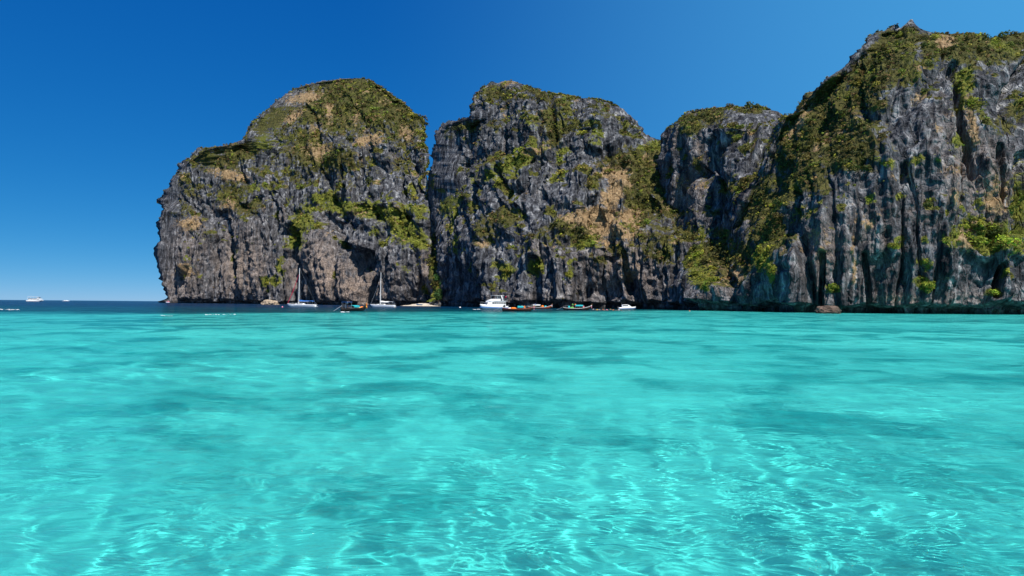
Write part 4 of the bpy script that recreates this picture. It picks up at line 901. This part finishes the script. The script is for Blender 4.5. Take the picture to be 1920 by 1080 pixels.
def longtail(px, d, L, rz, hullm, trim, canopy, label, prow=2.1, can=(-0.12, 0.22), canz=1.75, ribbons=(ORNG, YELC), cargo=None, stern_canopy=False, second=None):
    t = empty('longtail_boat', (wl(px, d), d, 0), rz); B_ = min(1.9, L * 0.19)
    sheer = lambda u: 0.62 + 0.55 * max(0, 0.3 - u) ** 1.4 * 3 + (prow - 0.62) * max(0, (u - 0.45) / 0.55) ** 2.6
    part('hull', hullm, t, lambda bm: add_loft(bm, hull_rings(L, B_, -0.25, sheer, long_plan, 22)), True)
    part('gunwale', trim, t, lambda bm: gunwale(bm, L, B_, sheer, long_plan, 0.05, 0.07, 22))
    part('floor', WOODL, t, lambda bm: deck_strip(bm, L, B_, lambda u: min(sheer(u), 0.95), long_plan, -0.02, 22, 0.9))
    part('prow_post', WOODL, t, lambda bm: add_loft(bm, [[(L / 2 - 0.12 + dx, y, prow - 0.35 + z) for dx, y in ((-0.12, -0.07), (0.12, -0.07), (0.12, 0.07), (-0.12, 0.07))] for z in (0, 0.3)] + [[(L / 2 + 0.10 + dx, y, prow + 0.55) for dx, y in ((-0.06, -0.05), (0.06, -0.05), (0.06, 0.05), (-0.06, 0.05))]]))
    for i, m_ in enumerate(ribbons):
        part('ribbon', m_, t, lambda bm: [add_box(bm, (L / 2 - 0.12 - 0.04 * i, 0, prow - 0.1 - 0.28 * i), (0.34, 0.26, 0.26), 0.4 * i), add_box(bm, (L / 2 - 0.05, 0.16 - 0.3 * (i % 2), prow - 0.5 - 0.2 * i), (0.14, 0.05, 0.7), 0, 0.5)])
    if canopy is not None:
        def roof(bm):
            rings = []
            for i in range(9):
                u = i / 8; x = L * (can[0] + (can[1] - can[0]) * u); w = B_ * 0.46; z = canz + 0.03 * math.sin(u * 12)
                rings.append([(x, w, z - 0.12), (x, w * 0.5, z + 0.08), (x, 0, z + 0.13), (x, -w * 0.5, z + 0.08), (x, -w, z - 0.12), (x, -w * 0.5, z + 0.02), (x, 0, z + 0.07), (x, w * 0.5, z + 0.02)])
            add_loft(bm, rings)
        rf = part('canopy', canopy, t, roof, True)
        for u in (can[0] + 0.01, (can[0] + can[1]) / 2, can[1] - 0.01):
            for sgn in (-1, 1): part('post', WOODL, rf, lambda bm: cone_tube(bm, (u * L, sgn * B_ * 0.43, 0.5), (u * L, sgn * B_ * 0.43, canz - 0.1), 0.03, 0.03, 5))
        part('side_curtain', second or canopy, rf, lambda bm: [add_box(bm, (L * (can[0] + can[1]) / 2, sgn * B_ * 0.465, canz - 0.24), (L * (can[1] - can[0]) * 0.94, 0.02, 0.26)) for sgn in (-1, 1)])
    for u in (-0.25, 0.0, 0.2):
        part('bench', WOODL, t, lambda bm: add_box(bm, (u * L, 0, 0.78), (0.3, B_ * 0.75, 0.06)))
    eng = part('engine', IRON, t, lambda bm: [add_box(bm, (-L * 0.44, 0, 1.35), (0.75, 0.42, 0.45), 0, 0.8), cone_tube(bm, (-L * 0.44, 0, 0.8), (-L * 0.44, 0, 1.2), 0.07, 0.07, 6), add_box(bm, (-L * 0.44 + 0.1, 0, 1.66), (0.3, 0.25, 0.2))])
    part('propeller_shaft', GREYM, eng, lambda bm: cone_tube(bm, (-L * 0.44 - 0.3, 0, 1.3), (-L * 0.44 - 3.0, 0, 0.02), 0.05, 0.035, 6))
    part('tiller', GREYM, eng, lambda bm: cone_tube(bm, (-L * 0.44 + 0.3, 0, 1.4), (-L * 0.44 + 1.4, 0, 1.75), 0.03, 0.025, 5))
    if stern_canopy:
        sr = part('stern_awning', BLUE, t, lambda bm: add_box(bm, (-L * 0.30, 0, 2.15), (L * 0.24, B_ * 0.95, 0.08)))
        for sx in (-0.41, -0.19):
            for sgn in (-1, 1): part('post', GREYM, sr, lambda bm: cone_tube(bm, (sx * L, sgn * B_ * 0.36, 0.6), (sx * L, sgn * B_ * 0.4, 2.12), 0.03, 0.03, 5))
    if cargo is not None:
        for k, (u, m_, s3) in enumerate(cargo):
            part('bundle', m_, t, lambda bm: add_loft(bm, [[(u * L + sc3 * s3[0] * math.cos(a), sc3 * s3[1] * math.sin(a), 0.62 + z) for a in [q * 0.7854 for q in range(8)]] for sc3, z in ((0.9, 0), (1.0, s3[2] * 0.4), (0.8, s3[2] * 0.8), (0.3, s3[2]))]), True)
    return tag(t, label, 'longtail boat')
longtail(665, 165, 8.4, math.radians(58), WOODD, IRON, TURQ, 'black longtail boat with orange prow ribbons and a stern awning below the sailboats', prow=1.75, can=(-0.10, 0.14), canz=1.25,
         ribbons=(ORNG, ORNG, YELC), cargo=[(0.30, ORNG, (0.6, 0.45, 0.5)), (0.20, YELC, (0.4, 0.4, 0.35))], stern_canopy=True)
longtail(972, 192, 9.0, math.radians(-4), WOODD, WOODR, TURQ, 'dark longtail boat with turquoise canopy nearest the tour boat', prow=1.25, can=(-0.02, 0.17), canz=1.35, ribbons=(PINKC,),
         cargo=[(-0.15, ORNG, (0.9, 0.5, 0.45)), (-0.27, WHITE, (0.5, 0.4, 0.4))], second=TURQ)
longtail(1013, 312, 11.0, math.radians(-6), WOODR, WHITE, WHITE, 'red-hulled longtail boat with white canopy behind the dark longtail', prow=1.8, can=(-0.30, 0.02), canz=1.75, ribbons=(PINKC, WHITE),
         cargo=[(0.10, ORNG, (0.7, 0.5, 0.9)), (0.22, TURQ, (0.5, 0.5, 0.8))], second=SAILC)
longtail(1083, 251, 10.4, math.radians(-5), WOODD, WHITE, TURQ, 'longtail boat with turquoise canopy and tall upturned prow left of the swimmers', prow=1.75, can=(-0.08, 0.20), canz=1.75, ribbons=(WHITE, PINKC),
         cargo=[(-0.20, GRNC, (0.9, 0.5, 0.5)), (-0.30, TURQ, (0.4, 0.4, 0.9))], second=TURQ)

def tour_boat(px, d, L, rz, label):
    t = empty('tour_boat', (wl(px, d), d, 0), rz); B_ = L * 0.30
    sheer = lambda u: 1.15 + 0.75 * u ** 2.2
    part('hull', WHITE, t, lambda bm: add_loft(bm, hull_rings(L, B_, -0.4, sheer, speed_plan, 20)), True)
    part('deck', WHITE, t, lambda bm: deck_strip(bm, L, B_, sheer, speed_plan, -0.01, 20))
    part('blue_band', BLUEH, t, lambda bm: gunwale(bm, L, B_ * 1.0, lambda u: sheer(u) * 0.45, lambda u: speed_plan(u) * (0.93), 0.02, 0.16, 20))
    cb = part('cabin', WHITE, t, lambda bm: add_loft(bm, [[(x * L, w * B_, 1.2), (x * L + dx, w * B_ * 0.94, 3.0), (x * L + dx, -w * B_ * 0.94, 3.0), (x * L, -w * B_, 1.2)] for x, w, dx in ((-0.40, 0.44, 0), (-0.1, 0.45, 0), (0.12, 0.42, 0), (0.30, 0.30, -0.08 * L))]))
    for i in range(7):
        for sgn in (-1, 1):
            part('window', DARKW, cb, lambda bm: add_box(bm, ((-0.36 + i * 0.075) * L, sgn * B_ * 0.437, 2.35), (0.055 * L, 0.07, 0.6)))
    part('windscreen', DARKW, cb, lambda bm: add_box(bm, (0.275 * L, 0, 2.3), (0.04, B_ * 0.56, 0.55), 0, 1, -0.5))
    ud = part('upper_deck', WHITE, t, lambda bm: add_loft(bm, [[(x * L, w * B_, 3.03), (x * L, w * B_, 3.15), (x * L, -w * B_, 3.15), (x * L, -w * B_, 3.03)] for x, w in ((-0.46, 0.46), (0.0, 0.47), (0.22, 0.36))]))
    part('coaming', WHITE, ud, lambda bm: add_loft(bm, [[(x * L, w * B_, 3.16), (x * L - 0.1, w * B_ * 0.95, 3.16 + h), (x * L - 0.1, -w * B_ * 0.95, 3.16 + h), (x * L, -w * B_, 3.16)] for x, w, h in ((-0.20, 0.40, 0.75), (0.02, 0.40, 0.7), (0.19, 0.30, 0.15))]))
    tp = part('top_canopy', WHITE, ud, lambda bm: add_box(bm, (-0.16 * L, 0, 5.15), (0.36 * L, B_ * 0.8, 0.09)))
    for x in (-0.32, -0.16, 0.0):
        for sgn in (-1, 1): part('canopy_post', GREYM, ud, lambda bm: cone_tube(bm, (x * L, sgn * B_ * 0.38, 3.15), (x * L, sgn * B_ * 0.37, 5.1), 0.03, 0.03, 5))
    part('radar_arch', WHITE, ud, lambda bm: [add_box(bm, (-0.26 * L, sgn * B_ * 0.41, 4.2), (0.5, 0.12, 2.1), 0, 1, 0.35) for sgn in (-1, 1)])
    def rail(bm):
        for z in (3.6, 3.95): 
            for sgn in (-1, 1): cone_tube(bm, (-0.46 * L, sgn * B_ * 0.45, z), (-0.22 * L, sgn * B_ * 0.45, z), 0.02, 0.02, 4)
            cone_tube(bm, (-0.46 * L, -B_ * 0.45, z), (-0.46 * L, B_ * 0.45, z), 0.02, 0.02, 4)
        for k in range(5):
            for sgn in (-1, 1): cone_tube(bm, ((-0.46 + 0.06 * k) * L, sgn * B_ * 0.45, 3.15), ((-0.46 + 0.06 * k) * L, sgn * B_ * 0.45, 3.96), 0.02, 0.02, 4)
    part('rail', GREYM, ud, rail)
    def brail(bm):
        for sgn in (-1, 1):
            for a, b, wa, wb in ((0.22, 0.38, 0.46, 0.30), (0.38, 0.49, 0.30, 0.04)): cone_tube(bm, (a * L, sgn * wa * B_, 2.5), (b * L, sgn * wb * B_, 2.75), 0.022, 0.022, 4)
            for a, wa in ((0.24, 0.45), (0.32, 0.37), (0.40, 0.27), (0.47, 0.08)): cone_tube(bm, (a * L, sgn * wa * B_, 1.6), (a * L, sgn * wa * B_, 2.62), 0.02, 0.02, 4)
    part('bow_rail', GREYM, t, brail)
    part('stern_door', DARKW, t, lambda bm: add_box(bm, (-0.402 * L, 0, 2.1), (0.06, B_ * 0.5, 1.3)))
    part('flag', REDS, ud, lambda bm: [cone_tube(bm, (-0.46 * L, 0, 3.9), (-0.47 * L, 0, 5.0), 0.02, 0.02, 4), add_box(bm, (-0.47 * L - 0.3, 0, 4.75), (0.6, 0.02, 0.4))])
    return tag(t, label, 'tour boat')
tour_boat(925, 256, 11.8, math.radians(180 + 36), 'white two-deck tour boat anchored at the foot of the central cliff')

def speedboat(px, d, L, rz, label, top=WHITE):
    t = empty('speedboat', (wl(px, d), d, 0), rz); B_ = L * 0.3
    sheer = lambda u: 0.85 + 0.45 * u ** 1.6
    part('hull', WHITE, t, lambda bm: add_loft(bm, hull_rings(L, B_, -0.3, sheer, speed_plan, 18)), True)
    part('deck', WHITE, t, lambda bm: deck_strip(bm, L, B_, sheer, speed_plan, -0.01, 18))
    part('hull_stripe', BLUEH, t, lambda bm: gunwale(bm, L, B_, lambda u: sheer(u) * 0.55, lambda u: speed_plan(u) * 0.955, 0.02, 0.10, 18))
    cb = part('cabin', top, t, lambda bm: add_loft(bm, [[(x * L, w * B_, 0.9), (x * L + dx, w * B_ * 0.85, z), (x * L + dx, -w * B_ * 0.85, z), (x * L, -w * B_, 0.9)] for x, w, z, dx in ((-0.30, 0.40, 2.1, 0), (-0.05, 0.42, 2.2, 0), (0.08, 0.38, 2.05, -0.1), (0.26, 0.22, 1.25, -0.2))]))
    for sgn in (-1, 1): part('window', DARKW, cb, lambda bm: add_box(bm, (-0.12 * L, sgn * B_ * 0.385, 1.68), (0.3 * L, 0.06, 0.42)))
    part('windscreen', DARKW, cb, lambda bm: add_box(bm, (0.12 * L, 0, 1.72), (0.05, B_ * 0.5, 0.5), 0, 1, -0.9))
    for k in (-1, 1): part('outboard_engine', IRON, t, lambda bm: [add_box(bm, (-L * 0.52, k * 0.5, 0.95), (0.4, 0.4, 0.6), 0, 0.8), add_box(bm, (-L * 0.52, k * 0.5, 0.3), (0.2, 0.15, 0.9))])
    part('aerial', GREYM, cb, lambda bm: cone_tube(bm, (-0.28 * L, 0, 2.1), (-0.32 * L, 0, 3.1), 0.025, 0.012, 4))
    return tag(t, label, 'speedboat')
speedboat(1176, 300, 7.8, math.radians(4), 'small white cabin speedboat right of the swimmers')
speedboat(125, 1500, 15.0, math.radians(12), 'white speedboat far out on the horizon at the left')
speedboat(315, 780, 5.5, math.radians(170), 'tiny boat at the far left foot of the headland', top=PINKC)

def ferry(px, d, L, rz, label):
    t = empty('ferry', (wl(px, d), d, 0), rz); B_ = L * 0.34
    sheer = lambda u: 1.5 + 0.7 * u ** 2
    for sgn in (-1, 1):
        part('hull', WHITE, t, lambda bm: add_loft(bm, [[(x, y + sgn * B_ * 0.36, z) for x, y, z in r] for r in hull_rings(L, B_ * 0.26, -0.6, sheer, speed_plan, 14)]), True)
    part('main_deck', WHITE, t, lambda bm: add_box(bm, (0, 0, 1.75), (L * 0.94, B_, 0.3)))
    cb = part('lower_cabin', WHITE, t, lambda bm: add_box(bm, (0.02 * L, 0, 3.0), (L * 0.80, B_ * 0.9, 2.2), 0, 0.97))
    for i in range(8):
        for sgn in (-1, 1): part('window', DARKW, cb, lambda bm: add_box(bm, ((-0.33 + i * 0.095) * L, sgn * B_ * 0.445, 3.2), (0.07 * L, 0.1, 0.9)))
    ud = part('upper_deck', WHITE, t, lambda bm: add_box(bm, (-0.02 * L, 0, 4.25), (L * 0.84, B_ * 0.98, 0.25)))
    part('wheelhouse', WHITE, ud, lambda bm: add_box(bm, (0.25 * L, 0, 5.2), (L * 0.14, B_ * 0.6, 1.7), 0, 0.85))
    part('wheelhouse_window', DARKW, ud, lambda bm: add_box(bm, (0.3 * L, 0, 5.4), (L * 0.05, B_ * 0.62, 0.6)))
    part('roof', WHITE, ud, lambda bm: add_box(bm, (-0.04 * L, 0, 6.9), (L * 0.72, B_ * 0.94, 0.22)))
    for x in (-0.38, -0.2, -0.02, 0.16, 0.3):
        for sgn in (-1, 1): part('roof_post', WHITE, ud, lambda bm: cone_tube(bm, (x * L, sgn * B_ * 0.44, 4.3), (x * L, sgn * B_ * 0.44, 6.85), 0.09, 0.09, 5))
    part('mast', GREYM, ud, lambda bm: cone_tube(bm, (-0.2 * L, 0, 7.0), (-0.22 * L, 0, 9.2), 0.08, 0.05, 5))
    return tag(t, label, 'ferry')
ferry(66, 980, 20.5, math.radians(6), 'white two-deck excursion ferry out at sea on the left')

# dinghy drawn up on the sand
t = empty('dinghy', (wl(787, 478), 476, 0.7), math.radians(172))
part('hull', WHITE, t, lambda bm: add_loft(bm, hull_rings(4.6, 1.7, -0.1, lambda u: 0.75 + 0.25 * u * u, speed_plan, 12)), True)
part('rim', WHITE, t, lambda bm: gunwale(bm, 4.6, 1.7, lambda u: 0.75 + 0.25 * u * u, speed_plan, 0.06, 0.07, 12))
part('thwart', WOODL, t, lambda bm: [add_box(bm, (-0.6, 0, 0.8), (0.3, 1.4, 0.05)), add_box(bm, (0.7, 0, 0.82), (0.3, 1.4, 0.05))])
tag(t, 'small pale dinghy drawn up on the sand strip', 'dinghy')
o = bpy.data.objects.new('bush', SHRUBS[3]); COL.objects.link(o); o.location = (wl(811, 492), 488, 2.6); o.scale = (3.4, 2.4, 2.3); o.color = (*LIME2, 1)
tag(o, 'low bright bush at the back of the sand strip', 'bush')

def buoy(px, d, r, m_, label):
    t = empty('mooring_buoy', (wl(px, d), d, 0.0))
    part('float', m_, t, lambda bm: add_loft(bm, [[(r * k * math.cos(a), r * k * math.sin(a), z * r) for a in [q * 0.6283 for q in range(10)]] for k, z in ((0.3, -0.9), (0.85, -0.5), (1.0, 0.05), (0.85, 0.55), (0.35, 0.95))]), True)
    part('ring', GREYM, t, lambda bm: cone_tube(bm, (0, 0, 0.9 * r), (0, 0, 1.35 * r), 0.06, 0.05, 6))
    return tag(t, label, 'buoy')
buoy(530, 268, 0.34, PINKC, 'pink mooring buoy by the bow of the red-sailed sailboat')
buoy(863, 340, 0.45, WHITE, 'white mooring buoy between the sand strip and the tour boat')
buoy(1293, 240, 0.24, ORNG, 'orange buoy alone under the buttress right of the speedboat')

# people on the boats and in the water
def on(px, d, z, rz, pose, mats, label, group=None): return person((wl(px, d), d, z), rz, pose, mats, label, group)
on(652, 163.4, 0.72, 2.4, 'stand', (WHITE, IRON), 'person in white standing under the stern awning of the black longtail')
on(979, 192, 0.85, 2.8, 'sit', (REDS, IRON), 'person in red sitting at the bow of the dark longtail')
on(983.5, 192.2, 0.85, 3.4, 'sit', (ORNG, BLUE), 'person in orange on the dark longtail nearest the prow')
on(1004, 311.5, 0.72, 3.1, 'stand', (BLUE, WHITE), 'person in blue standing on the red-hulled longtail')
on(1074, 251, 0.75, 3.3, 'stand', (GRNC, IRON), 'person in green standing left of the turquoise canopy')
on(1079, 251.2, 0.75, 2.9, 'stand', (ORNG, IRON), 'person in orange standing beside the person in green')
on(1094.5, 251, 0.85, 3.0, 'sit', (PINKC, WHITE), 'person in pink sitting forward of the turquoise canopy')
for i, (x, y, m_, w) in enumerate([(1112, 580.6, WHITE, 'white shirt closest to the upturned prow'), (1118, 581.4, YELC, 'yellow vest second from the upturned prow'), (1123, 581.5, WHITE, 'white vest left of the orange vest'), (1132, 581.0, ORNG, 'orange vest in the middle of the swimmers'),
                                (1140, 581.6, PINKC, 'pink vest right of the orange vest'), (1145, 580.5, YELC, 'yellow vest farthest from the camera'), (1149, 581.8, ORNG, 'orange vest left of the speedboat stern'), (1159, 581.6, WHITE, 'white vest just behind the speedboat stern')]):
    d = 2.0 * FPX / (y - hor(x)); on(x, d, 0.12, 0.5 + 1.1 * i, 'swim', (m_, IRON), 'swimmer in ' + w, 'swimmers by the speedboat')

# foam streaks on the water
def foam(pts, w, seed, label):
    rg = np.random.default_rng(seed); bm = bmesh.new()
    for i in range(pts[4]):
        u = rg.random() ** 1.6; px = pts[0] + (pts[1] - pts[0]) * u; py = pts[2] + (pts[3] - pts[2]) * u + rg.normal() * w * 0.45
        d = CAM_H * FPX / (py - hor(px)); r = (0.03 + 0.09 * rg.random() ** 3) * d / 110
        bmesh.ops.create_icosphere(bm, subdivisions=1, radius=1.0, matrix=Matrix.Translation((wl(px, d), d, 0.02)) @ Matrix.Diagonal((r * 2.4, r * 1.3, r * 0.32, 1)))
    me = bpy.data.meshes.new('foam'); bm.to_mesh(me); bm.free(); me.shade_smooth()
    tag(link('foam', me, FOAMM), label, 'foam', kind='stuff')
foam((-20, 38, 580, 580.6, 90), 0.8, 1, 'white boat wake foam at the left edge')
foam((385, 460, 590, 589.5, 34), 0.8, 2, 'thin white foam streak below the headland')
foam((303, 325, 592, 592.3, 16), 0.5, 3, 'short foam streak left of the longer one')
foam((640, 655, 585.2, 585, 22), 0.5, 4, 'foam behind the propeller of the black longtail')
foam((887, 902, 580, 579.8, 18), 0.5, 5, 'foam at the bow of the tour boat')
